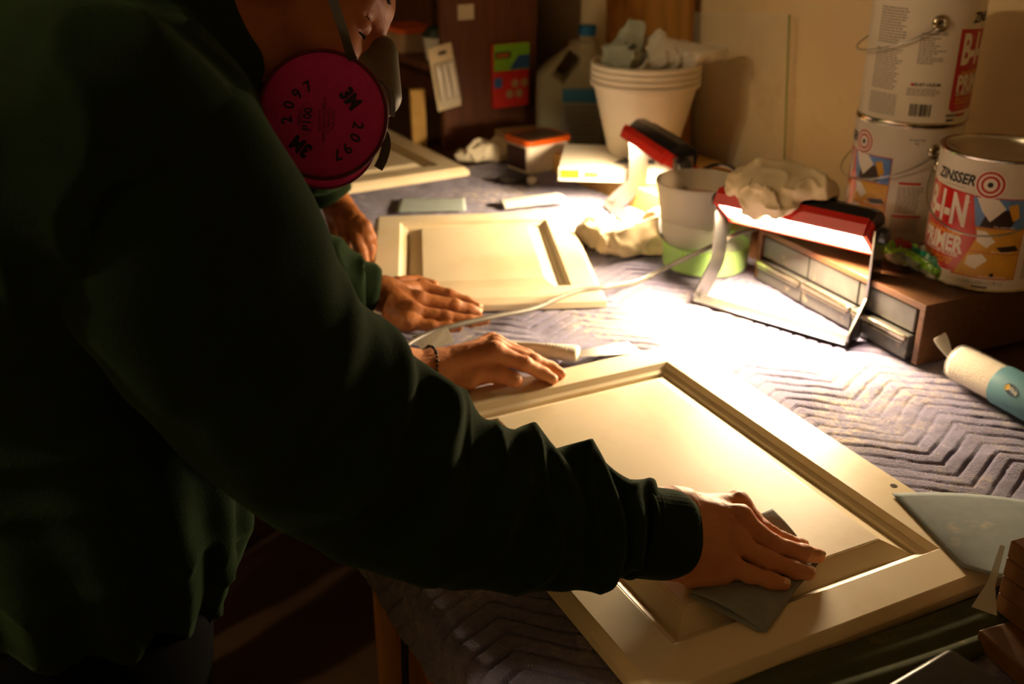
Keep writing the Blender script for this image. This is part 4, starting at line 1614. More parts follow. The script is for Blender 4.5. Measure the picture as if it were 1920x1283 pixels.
leaf('leaf', [(1290, 1118, ZS), (1425, 1186, ZS), (1546, 1044, ZS), (1436, 1010, ZS)], 0.0)
leaf('leaf', [(1296, 1112, ZS), (1437, 1184, ZS), (1543, 1034, ZS), (1440, 1000, ZS)], 0.0022, lambda s, t: 0.004 * (1 - t) * math.sin(PI * s) * .6 + 0.0015 * math.sin(5 * s))
leaf('flap', [(1436, 1012, ZS), (1505, 1020, ZS), (1448, 955, ZS + .012), (1422, 966, ZS + .012)], 0.003, lambda s, t: 0.002 * math.sin(PI * t))

# two pale sheets behind the middle door
sheet('sandpaper_sheet', [at(742, 399, .004), at(874, 397, .004), at(872, 374, .004), at(750, 372, .004)], M_sandp,
      'pale sandpaper sheet lying flat behind the middle door', 'sandpaper', bend=lambda s, t: (0, 0, 0.002 * s))
sheet('sandpaper_sheet', [at(945, 392, .006), at(1066, 381, .008), at(1040, 366, .008), at(932, 376, .010)], mat('sandpaper_white', rgb((206, 210, 200)), .8, var=.08),
      'whitish curled sandpaper sheet near the orange lidded tub', 'sandpaper', bend=lambda s, t: (0, 0, 0.008 * math.sin(PI * t) * .6 + .004 * s))
g = at(1160, 404)
o = sheet('paper_scrap', [at(1142, 410, .004), at(1178, 408, .004), at(1184, 398, .006), at(1150, 399, .006)], M_paper, 'small white paper scrap by the wooden plank', 'paper scrap')

# ------------------------------------------------------------------ putty knife
ka, kb, kc = at(946, 652, .014), at(1086, 664, .014), at(1190, 652, .006)
kn = empty('putty_knife', (kb.x, kb.y, TT + 0.003))
tag(kn, 'putty knife with a white ribbed handle and steel blade', 'putty knife')
kd = (kb - ka).normalized()
ks = Vector((-kd.y, kd.x, 0))
KL = (kb - ka).length


def knife_handle(P):
    o = np.array(ka, np.float32)
    q = P - o
    s = q @ np.array(kd, np.float32)
    t = q @ np.array(ks, np.float32)
    z = q[..., 2]
    u = np.clip(s / KL, 0, 1)
    wid = 0.0105 + 0.004 * np.sin(u * 2 * PI * 0.9 + 2.4) + 0.004 * np.clip((u - .75) / .25, 0, 1)
    thk = 0.0105 + 0.0015 * np.sin(u * PI)
    rib = 0.0007 * np.where((u > .55) & (u < .85), np.sin(u * 150), 0)
    d = np.sqrt((t / wid) ** 2 + (z / thk) ** 2)
    d = (d - 1) * np.minimum(wid, thk) + rib
    return smax(smax(d, -s, .006), s - KL, .006)


v, q = surface(knife_handle, 0.0016, bb=(np.minimum(np.array(ka), np.array(kb)) - .02, np.maximum(np.array(ka), np.array(kb)) + .02))
linkw('handle', fastmesh('handle', v, q), [mat('knife_white', rgb((226, 222, 206)), .4)], kn, True)
mb = MB()
kd2 = (kc - kb).normalized()
ks2 = Vector((-kd2.y, kd2.x, 0))
w0, w1 = 0.010, 0.021
p0, p1 = kb - kd2 * 0.004 + Vector((0, 0, -0.001)), kc
up1 = Vector((0, 0, 0.0012))
mb.poly([p0 - ks2 * w0, p1 - ks2 * w1, p1 + ks2 * w1, p0 + ks2 * w0] + [p + up1 for p in (p0 - ks2 * w0, p1 - ks2 * w1, p1 + ks2 * w1, p0 + ks2 * w0)],
        [(0, 1, 2, 3), (4, 5, 6, 7), (0, 1, 5, 4), (1, 2, 6, 5), (2, 3, 7, 6), (3, 0, 4, 7)])
mb.buildw('blade', M_steel, kn)
MB().tube([ka + kd * 0.004 + Vector((0, 0, .001)), ka - kd * 0.004 + Vector((0, 0, .001))], 0.0032, 10).buildw('hang_loop', M_black, kn)

# ------------------------------------------------------------------ lamp cords
M_cord = mat('grey_cord', rgb((104, 100, 90)), 0.4, spec=.5)
cd = empty('power_cord', at(1190, 530, .006))
tag(cd, 'grey power cord with a tag crossing the doors to the near lamp', 'cord')
pts = [at(690, 705, .060), at(752, 655, .060), at(800, 627, .058), at(860, 609, .056), at(930, 593, .050), at(1000, 579, .040), at(1045, 560, .034), at(1085, 545, .030),
       at(1140, 538, .026), at(1190, 530, .012), at(1230, 512, .016), at(1280, 487, .048), at(1330, 464, .075), at(1385, 438, .088), at(1430, 428, .080)]
MB().tube(spline(pts, 8), 0.0040, 10).buildw('cable', M_cord, cd, smooth=True)
tagpts = [at(772, 630, .062), at(838, 612, .060), at(852, 640, .045), at(795, 664, .045)]
a_, b_, c_, d_ = tagpts
nt_ = (b_ - a_).cross(d_ - a_).normalized() * 0.0008
mb = MB()
mb.poly([a_, b_, c_, d_, a_ + nt_, b_ + nt_, c_ + nt_, d_ + nt_], [(3, 2, 1, 0), (4, 5, 6, 7), (0, 1, 5, 4), (1, 2, 6, 5), (2, 3, 7, 6), (3, 0, 4, 7)])
tg = mb.buildw('warning_tag', mat('tag_grey', rgb((140, 132, 116)), .5), cd)
mb = MB()
rr_ = random.Random(4)
nn = nt_ * (1.0 if nt_.dot(Vector(CAM) - a_) > 0 else -1.0)
offv = nt_ * 1.35 if nt_.dot(Vector(CAM) - a_) > 0 else -nt_ * 0.35
for i in range(7):
    t = 0.14 + i * 0.115
    x = 0.06
    while x < 0.92:
        w = rr_.uniform(.05, .16)
        x2 = min(x + w, 0.94)
        q = []
        for xx, tt in ((x, t - .025), (x2, t - .025), (x2, t + .025), (x, t + .025)):
            q.append(a_ * (1 - xx) * (1 - tt) + b_ * xx * (1 - tt) + c_ * xx * tt + d_ * (1 - xx) * tt + offv)
        mb.poly(q, [(0, 1, 2, 3)])
        x = x2 + .02
o = mb.build('small_print', M_cgrey, None)
o.parent = tg
o['kind'] = 'stuff'
o['label'] = 'rows of small print on the tag'
bc_ = empty('power_cord', at(1250, 455, .03))
tag(bc_, 'black power cord of the far lamp looping round the cup', 'cord')
pts = [at(1385, 330, .12), at(1372, 316, .13), at(1345, 309, .13), at(1322, 316, .13), at(1306, 330, .115)]
MB().tube(spline(pts, 8), 0.0036, 10).buildw('cable', M_blackrub, bc_, smooth=True)
pts = [at(1243, 395, .07), at(1238, 415, .066), at(1240, 440, .056), at(1262, 456, .050), at(1300, 464, .046), at(1335, 462, .046), at(1362, 452, .050)]
MB().tube(spline(pts, 8), 0.0036, 10).buildw('cable', M_blackrub, bc_, smooth=True)

# ------------------------------------------------------------------ lower right corner
# folded dark green cloth strips lying on the blanket
M_dkgreen = mat('dark_green_cloth', rgb((86, 90, 64)), .9, spec=.15, var=.35, vscale=18, bump=.4, bscale=200, bdist=.001, blotch=rgb((130, 116, 78)), bl_scale=30, bl_lo=.64, bl_hi=.78)


def cloth_strip(p0, p1, width, label, seed, z0):
    d = (p1 - p0)
    L = d.length
    d.normalize()
    s = Vector((-d.y, d.x, 0))
    n, m = 60, 26
    v = []
    rr = random.Random(seed)
    for i in range(n + 1):
        for j in range(m + 1):
            u, w = i / n, j / m
            prof = 0.010 * (1 - (2 * w - 1) ** 6) * (0.55 + 0.45 * abs(math.sin(w * 2 * PI * 1.25 + 0.5 + .25 * math.sin(u * 6 + seed))))
            sway = 0.004 * math.sin(u * 5 + seed)
            p = p0 + d * L * u + s * ((w - .5) * width + sway) + Vector((0, 0, z0 + prof))
            v.append(p)
    f = [(i * (m + 1) + j, (i + 1) * (m + 1) + j, (i + 1) * (m + 1) + j + 1, i * (m + 1) + j + 1) for i in range(n) for j in range(m)]
    o = link('cloth_binding', pydata('cloth_binding', v, f), [M_dkgreen], None, True)
    md = o.modifiers.new('thickness', 'SOLIDIFY')
    md.thickness = 0.002
    md.offset = -1
    tag(o, label, 'cloth')


cloth_strip(at(1270, 1370, 0), at(1900, 1160, 0), 0.062, 'dark green folded cloth strip in front of the nearest door', 2, 0.005)

# stack of dark brown boards
bs = Vector((at(1893, 1006, .105).x, at(1893, 1006, .105).y, 0))
M_board = mat('brown_board', rgb((122, 84, 44)), .6, var=.25, vscale=14, stretch=(1, 6, 6))
for i in range(5):
    rz = math.radians(-10 + (i % 2) * 1.5)
    axx, ayy = local_axes(rz)
    c = bs + axx * 0.062 - ayy * 0.10 + Vector((0.0, 0.0, TT + 0.0135 + i * 0.0195))
    if i == 0:
        c = c - axx * 0.034 - ayy * 0.018
    o = MB().box((0, 0, 0), (0.12, 0.20, 0.0190), 0.0016).build('board_offcut', M_board, None)
    o.matrix_world = Matrix.Translation(c) @ Matrix.Rotation(rz, 4, 'Z')
    tag(o, ['bottom board of the brown stack at the lower right, sticking out', 'second board from the bottom of the brown stack', 'middle board of the brown stack at the lower right',
            'second board from the top of the brown stack', 'topmost board of the brown stack at the lower right'][i], 'board', 'stacked brown boards')
c = bs + local_axes(math.radians(-10))[0] * -0.004 - local_axes(math.radians(-10))[1] * 0.004
mb = MB()
mb.strip([c + Vector((-0.006, 0.004, TT + 0.0255)), c + Vector((-0.005, 0.004, TT + 0.055)), c + Vector((-0.003, 0.003, TT + 0.098))], Vector((0.5, -1, 0)), [0.022, 0.007, 0.004], 0.0012)
o = mb.build('plastic_strip', mat('cloudy_film', (0.55, 0.5, 0.4), .3, alpha=.6), None)
tag(o, 'cloudy plastic strip standing against the brown boards', 'plastic strip')

# black glossy case in the very corner
kc_ = at(1782, 1203, .098)
kl_ = at(1640, 1286, .098)
kr_ = at(1895, 1290, .098)
e1 = (kl_ - kc_)
e2 = (kr_ - kc_)
e1n = e1.normalized()
e2n = (e2 - e1n * e2.dot(e1n)).normalized()
case = empty('tool_case', (kc_.x, kc_.y, TT + 0.006))
tag(case, 'black glossy tool case with a bright rounded edge in the corner', 'case')
ctr = kc_ + e1n * 0.085 + e2n * 0.075
Rc = Matrix((e1n, e2n, Vector((0, 0, 1)))).transposed()
mb = MB()
mb.box((ctr.x, ctr.y, TT + 0.006 + 0.030), (0.17, 0.15, 0.060), 0.006, Rc, 3)
mb.buildw('shell', mat('case_black', (0.012, 0.010, 0.008), .22, spec=.14), case, smooth=True)
mb = MB()
mb.box((ctr.x, ctr.y, TT + 0.006 + 0.060 + 0.0150), (0.17, 0.15, 0.0290), 0.007, Rc, 4)
mb.buildw('lid', mat('case_black', (0, 0, 0)), case, smooth=True)
mb = MB()
q = ctr - e2n * 0.076
mb.box((q.x, q.y, TT + 0.066), (0.035, 0.006, 0.026), 0.002, Rc)
mb.buildw('latch', M_black, case)

# ================================================================== people
def skin_mat(name, c, c2, blot):
    m = mat(name, c, .52, spec=.35, var=.3, vscale=28, var_col=c2, bump=.45, bscale=420, bdist=.0007, sss=.12, blotch=blot, bl_scale=14, bl_lo=.55, bl_hi=.75)
    return m


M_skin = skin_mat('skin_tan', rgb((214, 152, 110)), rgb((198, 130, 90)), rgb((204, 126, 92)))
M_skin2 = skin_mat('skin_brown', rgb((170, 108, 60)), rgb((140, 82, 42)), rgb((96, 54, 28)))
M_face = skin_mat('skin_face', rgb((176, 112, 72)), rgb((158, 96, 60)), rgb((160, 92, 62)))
M_nail = mat('fingernail', rgb((236, 190, 160)), .3, spec=.6)
M_sweat = mat('dark_green_fleece', rgb((29, 43, 25)), .95, spec=.05, var=.2, vscale=60, bump=.5, bscale=500, bdist=.0015, sheen=.32)
M_seam = mat('green_seam', rgb((34, 44, 30)), .9, spec=.1)
M_rib = mat('green_ribbing', rgb((28, 40, 24)), .95, spec=.05, bump=.5, bscale=500, bdist=.0012, sheen=.32)
M_pants = mat('dark_trousers', rgb((13, 13, 14)), .95, spec=.05, var=.2, vscale=40)
M_shoe = mat('dark_shoe', rgb((24, 20, 18)), .6)
M_hair = mat('dark_hair', rgb((18, 12, 9)), .8, spec=.08, bump=.6, bscale=200)


def V3(v):
    return np.array((v[0], v[1], v[2]), np.float32)


def hand_sdf(fingers, palm, extra=(), kf=0.0042, kw=0.0016, kp=0.011):
    """fingers: chains of (point, radius); palm: list of capsules (a, b, ra, rb); extra: bumps (point, r)."""
    fs = []
    for ch in fingers:
        fs.append(union([caps(V3(a[0]), V3(b[0]), a[1], b[1]) for a, b in zip(ch, ch[1:])], kf))
    ps = union([caps(V3(a), V3(b), ra, rb) for a, b, ra, rb in palm], kp)
    ex = [ell(V3(p), (r, r, r)) for p, r in extra]
    creases = []
    for ch in fingers:
        for k in range(1, len(ch) - 1):
            a, b, c = Vector(ch[k - 1][0]), Vector(ch[k][0]), Vector(ch[k + 1][0])
            creases.append((V3(b), V3((c - a).normalized()), ch[k][1]))

    def f(P):
        d = None
        for g in fs:
            e = g(P)
            d = e if d is None else smin(d, e, kw)
        p = ps(P)
        for g in ex:
            p = smin(p, g(P), 0.007)
        d = smin(p, d, 0.0075)
        for c, dr, r in creases:
            q = P - c
            t = q @ dr
            near = np.exp(-((q * q).sum(-1) - t * t) / (2 * (r * 1.1) ** 2))
            w = np.exp(-((t + .0026) / .0009) ** 2) + np.exp(-(t / .0009) ** 2) + np.exp(-((t - .0026) / .0009) ** 2)
            d = d + near * (.0008 * w - .0010 * np.exp(-(t / .006) ** 2))
        return d + 0.00035 * vnoise(P, 230) + 0.0005 * vnoise(P, 90)
    bbs = [g.bb for g in fs] + [ps.bb]
    f.bb = (np.min([b[0] for b in bbs], 0), np.max([b[1] for b in bbs], 0))
    return f


def nails(parent, tips, name='fingernail', m=None):
    """tips: (DIP point, tip point, radius)"""
    for dip, tip, r in tips:
        d = (tip - dip).normalized()
        upv = Vector((0, 0, 1))
        tocam = (Vector(CAM) - tip).normalized()
        n = (upv * 1.0 + tocam * 0.35)
        n = (n - d * n.dot(d)).normalized()
        s = d.cross(n)
        c = tip - d * (r * 0.10) + n * (r * 0.96)
        mb = MB()
        k, l = 8, 8
        vs = []
        for i in range(k + 1):
            for j in range(l + 1):
                a, b = i / k * 2 - 1, j / l * 2 - 1
                # rounded rectangle plate curving round the finger
                aa = a * math.sqrt(1 - .45 * b * b)
                bb = b * math.sqrt(1 - .35 * a * a)
                vs.append(c + d * (aa * r * 0.72 + r * .12) + s * (bb * r * 0.66) - n * (r * 0.26 * bb * bb + r * 0.16 * (max(aa, 0) ** 2)) + n * 0.0003)
        f = [(i * (l + 1) + j, (i + 1) * (l + 1) + j, (i + 1) * (l + 1) + j + 1, i * (l + 1) + j + 1) for i in range(k) for j in range(l)]
        o = linkw(name, pydata(name, vs, f), [m or M_nail], parent, True)
        md = o.modifiers.new('thickness', 'SOLIDIFY')
        md.thickness = 0.0007
        md.offset = 1


def sleeve_mesh(path, radii, ns=260, nphi=150, folds=None, close=0.004, flat=1.0):
    """A cloth tube following a path, with fold displacement folds(s, phi) in metres. Returns verts, quads."""
    P = spline(path, 24)
    R = []
    m = len(path)
    for i in range(m - 1):
        for k in range(24):
            t = k / 24
            t = t * t * (3 - 2 * t)
            R.append(radii[i] * (1 - t) + radii[i + 1] * t)
    R.append(radii[-1])
    P = np.array([tuple(p) for p in P])
    R = np.array(R)
    L = np.concatenate([[0], np.cumsum(np.linalg.norm(np.diff(P, axis=0), axis=1))])
    S = np.linspace(0, L[-1], ns)
    C = np.stack([np.interp(S, L, P[:, i]) for i in range(3)], -1)
    # smooth the centre line a little
    for _ in range(6):
        C[1:-1] = (C[:-2] + 2 * C[1:-1] + C[2:]) / 4
    rad = np.interp(S, L, R)
    T = np.gradient(C, axis=0)
    T /= np.linalg.norm(T, axis=1)[:, None]
    N = np.zeros_like(T)
    n = np.array([0, 0, 1.0])
    for i in range(ns):
        n = n - T[i] * (n @ T[i])
        n /= np.linalg.norm(n)
        N[i] = n
    B = np.cross(T, N)
    ph = np.linspace(0, 2 * PI, nphi, endpoint=False)
    SS, PH = np.meshgrid(S / L[-1], ph, indexing='ij')
    disp = folds(SS, PH, L[-1]) if folds else 0
    rr = rad[:, None] + disp
    V = C[:, None] + rr[..., None] * (np.cos(PH)[..., None] * N[:, None] + flat * np.sin(PH)[..., None] * B[:, None])
    idx = np.arange(ns * nphi).reshape(ns, nphi)
    nx = np.roll(idx, -1, 1)
    q = np.stack([idx[:-1], nx[:-1], nx[1:], idx[1:]], -1).reshape(-1, 4)[:, ::-1]
    return V.reshape(-1, 3), q, (C, T, N, B, rad)


def fnoise(S, PH, fs, fp, off=0.0):
    """noise on the tube surface, periodic around"""
    P = np.stack([S * fs + off, np.cos(PH) * fp + 3 + off, np.sin(PH) * fp + 7 - off], -1).astype(np.float32)
    return vnoise(P, 1.0)


def solid(o, th):
    md = o.modifiers.new('thickness', 'SOLIDIFY')
    md.thickness = th
    md.offset = -1


# ------------------------------------------------------------------ the near worker
p1 = empty('person', (0.06, 0.93, 0.0))
tag(p1, 'worker in dark green sweatshirt and pink filter respirator sanding the nearest door', 'person')

# --- right hand (nearest the camera), palm down on the folded paper
Zf = DZ + 0.0035
i_mcp, i_pip, i_dip, i_tip = at(1384, 946, .058), at(1432, 994, .048), at(1470, 1015, .036), at(1503, 1023, .0325)
m_mcp, m_pip, m_dip, m_tip = at(1386, 974, .064), at(1449, 1022, .050), at(1508, 1038, .0375), at(1534, 1043, .0335)
r_mcp, r_pip, r_dip, r_tip = at(1376, 1016, .058), at(1438, 1050, .046), at(1490, 1069, .0365), at(1515, 1074, .0335)
k_mcp, k_pip, k_dip, k_tip = at(1358, 1056, .047), at(1408, 1078, .039), at(1447, 1090, .0345), at(1470, 1095, .0325)
w_a, w_b = at(1268, 962, .074), at(1258, 1036, .060)
fa_a, fa_b = w_a + Vector((-0.10, 0.02, 0.035)), w_b + Vector((-0.10, 0.02, 0.035))
fingers = [
    [(i_mcp, .0112), (i_pip, .0088), (i_dip, .0080), (i_tip, .0072)],
    [(m_mcp, .0118), (m_pip, .0093), (m_dip, .0083), (m_tip, .0074)],
    [(r_mcp, .0112), (r_pip, .0090), (r_dip, .0082), (r_tip, .0073)],
    [(k_mcp, .0108), (k_pip, .0082), (k_dip, .0073), (k_tip, .0066)],
    [(at(1318, 955, .046), .014), (at(1368, 958, .040), .012), (at(1405, 985, .035), .010), (at(1428, 1004, .034), .008)],
]
palm = [
    (w_a, i_mcp, .0200, .0115), (w_a, m_mcp, .0210, .0125), (w_b, r_mcp, .0210, .0120), (w_b, k_mcp, .0200, .0115),
    ((w_a + w_b) / 2, (m_mcp + r_mcp) / 2 + Vector((0, 0, -.008)), .024, .015),
    (at(1300, 1070, .041), at(1352, 1076, .037), .0165, .0120),
    (at(1290, 965, .048), at(1350, 975, .044), .018, .014),
    (w_a, fa_a, .0225, .025), (w_b, fa_b, .0225, .025), (w_a, w_b, .0215, .0215),
]
bumps = [(m_mcp + Vector((0, 0, .003)), .0110), (i_mcp + Vector((0, 0, .003)), .0100), (r_mcp + Vector((0, 0, .0015)), .0100), (k_mcp + Vector((0, 0, .001)), .0088)]
sh1 = surface(hand_sdf(fingers, palm, bumps), 0.0012)

# --- left hand spread on the far rail of the same door
li_mcp, li_pip, li_dip, li_tip = at(927, 662, .064), at(984, 683, .050), at(1017, 700, .036), at(1036, 711, .0305)
lm_mcp, lm_pip, lm_dip, lm_tip = at(930, 653, .064), at(1001, 677, .047), at(1033, 690, .035), at(1052, 701, .0295)
lr_mcp, lr_pip, lr_tip = at(930, 645, .056), at(988, 668, .044), at(1034, 690, .0300)
lk_mcp, lk_pip, lk_tip = at(922, 640, .046), at(962, 655, .038), at(992, 669, .0300)
t_cmc, t_mcp, t_ip, t_tip = at(850, 704, .037), at(900, 701, .041), at(938, 703, .040), at(967, 714, .0345)
lw = at(822, 690, .050)
lfa = lw + Vector((-0.16, 0.01, 0.055))
lf = [
    [(li_mcp, .0120), (li_pip, .0098), (li_dip, .0086), (li_tip, .0075)],
    [(lm_mcp, .0118), (lm_pip, .0096), (lm_dip, .0085), (lm_tip, .0075)],
    [(lr_mcp, .0112), (lr_pip, .0090), (lr_tip, .0072)],
    [(lk_mcp, .0105), (lk_pip, .0082), (lk_tip, .0068)],
    [(t_cmc, .0165), (t_mcp, .0130), (t_ip, .0118), (t_tip, .0098)],
]
lp = [(lw, li_mcp, .0205, .0130), (lw, lm_mcp, .0205, .0130), (lw, lr_mcp, .020, .0125), (lw, lk_mcp, .019, .0115),
      (lw, t_cmc, .019, .0165), (at(838, 712, .036), at(880, 715, .036), .0145, .0120), (t_cmc, li_mcp, .0135, .0085), (lw, lfa, .0205, .026),
      (t_mcp, (li_mcp + li_pip) / 2, .009, .006)]
sh2 = surface(hand_sdf(lf, lp, [(li_mcp + Vector((0, 0, .003)), .0105), (lm_mcp + Vector((0, 0, .003)), .010)]), 0.0014)

# --- head, in its own frame: F = where the face points, U = crown, Q = the person's right (towards the camera)
F = Vector(RT * 0.86 - UP * 0.47 + FW * 0.20).normalized()
U = Vector(RT * 0.48 + UP * 0.88)
U = (U - F * U.dot(F)).normalized()
Q = F.cross(U)
eye = atd(684, 54, .925)
HC = eye - F * 0.083 - Q * 0.033


def H(f_, u_, q_):
    return HC + F * f_ + U * u_ + Q * q_


HR = np.array([tuple(F), tuple(U), tuple(Q)], np.float32)


def head_sdf():
    sk = ell(V3(H(-.012, .040, 0)), (.098, .095, .076), HR)
    face = ell(V3(H(.034, -.012, 0)), (.060, .090, .064), HR)
    jaw = ell(V3(H(.036, -.074, 0)), (.048, .038, .046), HR)
    jawl = [caps(V3(H(.055, -.092, s * .015)), V3(H(-.022, -.050, s * .056)), .020, .018) for s in (-1, 1)]
    brow = [caps(V3(H(.083, .026, s * .010)), V3(H(.070, .026, s * .046)), .0125, .011) for s in (-1, 1)]
    cheek = [ell(V3(H(.060, -.030, s * .041)), (.030, .024, .026), HR) for s in (-1, 1)]
    nose = caps(V3(H(.090, .010, 0)), V3(H(.113, -.036, 0)), .0085, .0130)
    wing = [ell(V3(H(.102, -.041, s * .011)), (.010, .008, .008), HR) for s in (-1, 1)]
    lips = ell(V3(H(.090, -.068, 0)), (.012, .012, .024), HR)
    chin = ell(V3(H(.074, -.103, 0)), (.020, .018, .022), HR)
    neck = caps(V3(H(-.030, -.050, 0)), V3((0.145, 0.935, 1.36)), .058, .066)
    ear = [ell(V3(H(-.010, -.004, s * .076)), (.018, .031, .009), HR) for s in (-1, 1)]
    earin = [ell(V3(H(-.006, -.002, s * .085)), (.010, .018, .006), HR) for s in (-1, 1)]
    sock = [ell(V3(H(.096, .000, s * .033)), (.016, .011, .019), HR) for s in (-1, 1)]
    lid = [ell(V3(H(.0735, .001, s * .0335)), (.0150, .0135, .0170), HR) for s in (-1, 1)]
    bag = [caps(V3(H(.083, -.0125, s * .022)), V3(H(.074, -.0105, s * .047)), .0035, .003) for s in (-1, 1)]

    def f(P):
        d = smin(sk(P), face(P), .03)
        d = smin(d, jaw(P), .025)
        for g in jawl:
            d = smin(d, g(P), .02)
        for g in brow:
            d = smin(d, g(P), .014)
        for g in cheek:
            d = smin(d, g(P), .016)
        d = smin(d, nose(P), .010)
        for g in wing:
            d = smin(d, g(P), .005)
        d = smin(d, lips(P), .008)
        d = smin(d, chin(P), .016)
        for g in sock:
            d = smax(d, -g(P), .010)
        for g in lid:
            d = smin(d, g(P), .0035)
        for g in bag:
            d = smin(d, g(P), .004)
        # line between the lids
        q = (P - V3(HC)) @ HR.T
        slit = np.sqrt((q[..., 1] + 0.0058 + 0.10 * (np.abs(q[..., 2]) - .033) ** 2 * 60 * -0.1) ** 2 + np.maximum(np.abs(np.abs(q[..., 2]) - .034) - .0125, 0) ** 2 + np.maximum(.084 - q[..., 0], 0) ** 2)
        d = smax(d, -(slit - 0.0010), .0012)
        crease = np.sqrt((q[..., 1] - 0.0072) ** 2 + np.maximum(np.abs(np.abs(q[..., 2]) - .034) - .014, 0) ** 2 + np.maximum(.078 - q[..., 0], 0) ** 2)
        d = smax(d, -(crease - 0.0008), .002)
        d = smin(d, neck(P), .03)
        for g, gi in zip(ear, earin):
            d = smin(d, smax(g(P), -gi(P), .004), .006)
        return d + .0003 * vnoise(P, 150)
    lo = np.min([g.bb[0] for g in (sk, neck, chin)], 0) - .03
    hi = np.max([g.bb[1] for g in (sk, neck, chin)], 0) + .03
    f.bb = (lo, hi)
    return f


sh3 = surface(head_sdf(), 0.0026)
# hidden trunk, upper arms and legs so the figure is whole under its clothes
S_R, E_R = Vector((0.139, 0.742, 1.329)), Vector((0.278, 0.713, 1.112))
S_L, E_L = Vector((0.160, 1.130, 1.345)), Vector((0.310, 1.150, 1.10))
trunk = union([ell((.055, .935, 1.24), (.115, .165, .19)), ell((.045, .935, 1.00), (.115, .150, .19)), caps(V3(S_R), V3(S_L), .05, .05),
               caps((.145, .935, 1.30), (.15, .935, 1.40), .055, .055),
               caps(V3(S_R), V3(E_R), .046, .040), caps(V3(E_R), V3(fa_a), .038, .030), caps(V3(S_L), V3(E_L), .046, .040), caps(V3(E_L), V3(lfa), .038, .026),
               caps((.04, .84, .92), (.05, .83, .50), .078, .052), caps((.05, .83, .50), (.02, .83, .08), .052, .038),
               caps((.04, 1.03, .92), (.06, 1.05, .50), .078, .052), caps((.06, 1.05, .50), (.02, 1.06, .08), .052, .038),
               caps((.02, .83, .05), (.16, .825, .03), .036, .028), caps((.02, 1.06, .05), (.16, 1.07, .03), .036, .028)], .04)
sh4 = surface(trunk, 0.010)
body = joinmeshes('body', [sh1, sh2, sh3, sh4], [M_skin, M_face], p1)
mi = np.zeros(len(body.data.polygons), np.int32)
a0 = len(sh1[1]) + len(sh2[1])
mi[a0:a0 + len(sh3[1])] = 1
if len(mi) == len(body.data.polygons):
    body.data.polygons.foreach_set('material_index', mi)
nails(p1, [(m_dip, m_tip, .0074), (r_dip, r_tip, .0073), (k_dip, k_tip, .0066), (i_dip, i_tip, .0072), (t_ip, t_tip, .0098), (li_dip, li_tip, .0072)])

# eyelashes and eyebrow on the visible side
mb = MB()
pts = [H(.0868 - 40 * (t * .012) ** 2, -.0068 - .001 * t * t, .0345 + t * .0125) for t in (-1, -.5, 0, .5, 1)]
mb.tube(spline(pts, 4), 0.0009, 6).buildw('eyelashes', M_hair, p1)
mb = MB()
pts = [H(.0945, .0250, .014), H(.0920, .0290, .026), H(.0870, .0310, .037), H(.0785, .0300, .048), H(.0680, .0260, .0560)]
mb.strip(spline(pts, 5), U, 0.006, 0.0012).buildw('eyebrow', M_hair, p1)


# hair: cap over the back and top of the skull
def hair_sdf(P):
    q = (P - V3(HC)) @ HR.T
    sk = ell(V3(H(-.014, .042, 0)), (.106, .103, .083), HR)(P) + .002 * vnoise(P, 90)
    # hair line: behind the temples, above the forehead
    line = q[..., 0] * 0.92 - (q[..., 1] - .055) * 0.38 - 0.008
    return smax(smax(sk, line, .01), -(q[..., 1] + .085), .01)


v, q = surface(hair_sdf, 0.004, bb=(V3(HC) - .15, V3(HC) + .15))
linkw('hair', fastmesh('hair', v, q), [M_hair], p1, True)


# --- sweatshirt
def torso_sdf():
    parts = [ell((.060, .935, 1.240), (.150, .200, .190)), ell((.065, .930, 1.030), (.158, .190, .190)), ell((.000, .930, 1.330), (.135, .190, .105)),
             caps((.125, .775, 1.335), (.140, .905, 1.385), .085, .080), caps((.140, 1.100, 1.345), (.140, .965, 1.385), .085, .080),
             caps(V3(atd(170, 300, .76)), V3(atd(230, 280, .80)), .118, .100)]
    base = union(parts, .06)
    hood = [ell((.065, .93, 1.44), (.085, .105, .050)), caps(V3(atd(330, 20, .86)), V3(atd(436, 118, .875)), .046, .026), caps((.10, .845, 1.415), (.20, .93, 1.385), .034, .026), caps((.10, 1.02, 1.415), (.20, .94, 1.385), .034, .026)]

    def f(P):
        d = base(P)
        for g in hood:
            d = smin(d, g(P), .025)
        w = .010 * vnoise(P, 9) + .004 * ridged(P, 17, 3.0)
        # vertical drape folds on the belly
        low = np.clip((1.14 - P[..., 2]) / .12, 0, 1)
        ang = np.arctan2(P[..., 1] - .93, P[..., 0] - .06)
        w = w + low * .0065 * np.sin(ang * 15 + 4 * vnoise(P, 5))
        return np.maximum(d - w, .885 - P[..., 2])
    f.bb = (base.bb[0], np.maximum(base.bb[1], (.25, 1.1, 1.5)))
    return f


v, q = surface(torso_sdf(), 0.0055)
sweat = linkw('sweatshirt', fastmesh('sweatshirt', v, q), [M_sweat], p1, True)


def sub(name, me, m, smooth=True):
    o = link(name, me, m, None, smooth)
    o.parent = sweat
    o.matrix_parent_inverse = sweat.matrix_world.inverted()
    return o


def bump_fold(S, PH, s0, slope, ph0, wid, amp, span):
    """One soft ridge crossing the sleeve obliquely."""
    dph = np.angle(np.exp(1j * (PH - ph0)))
    c = s0 + slope * dph
    g = np.exp(-((S - c) / wid) ** 2) - 0.55 * np.exp(-((S - c - wid * 1.7) / wid) ** 2)
    return amp * g * np.exp(-(dph / span) ** 2)


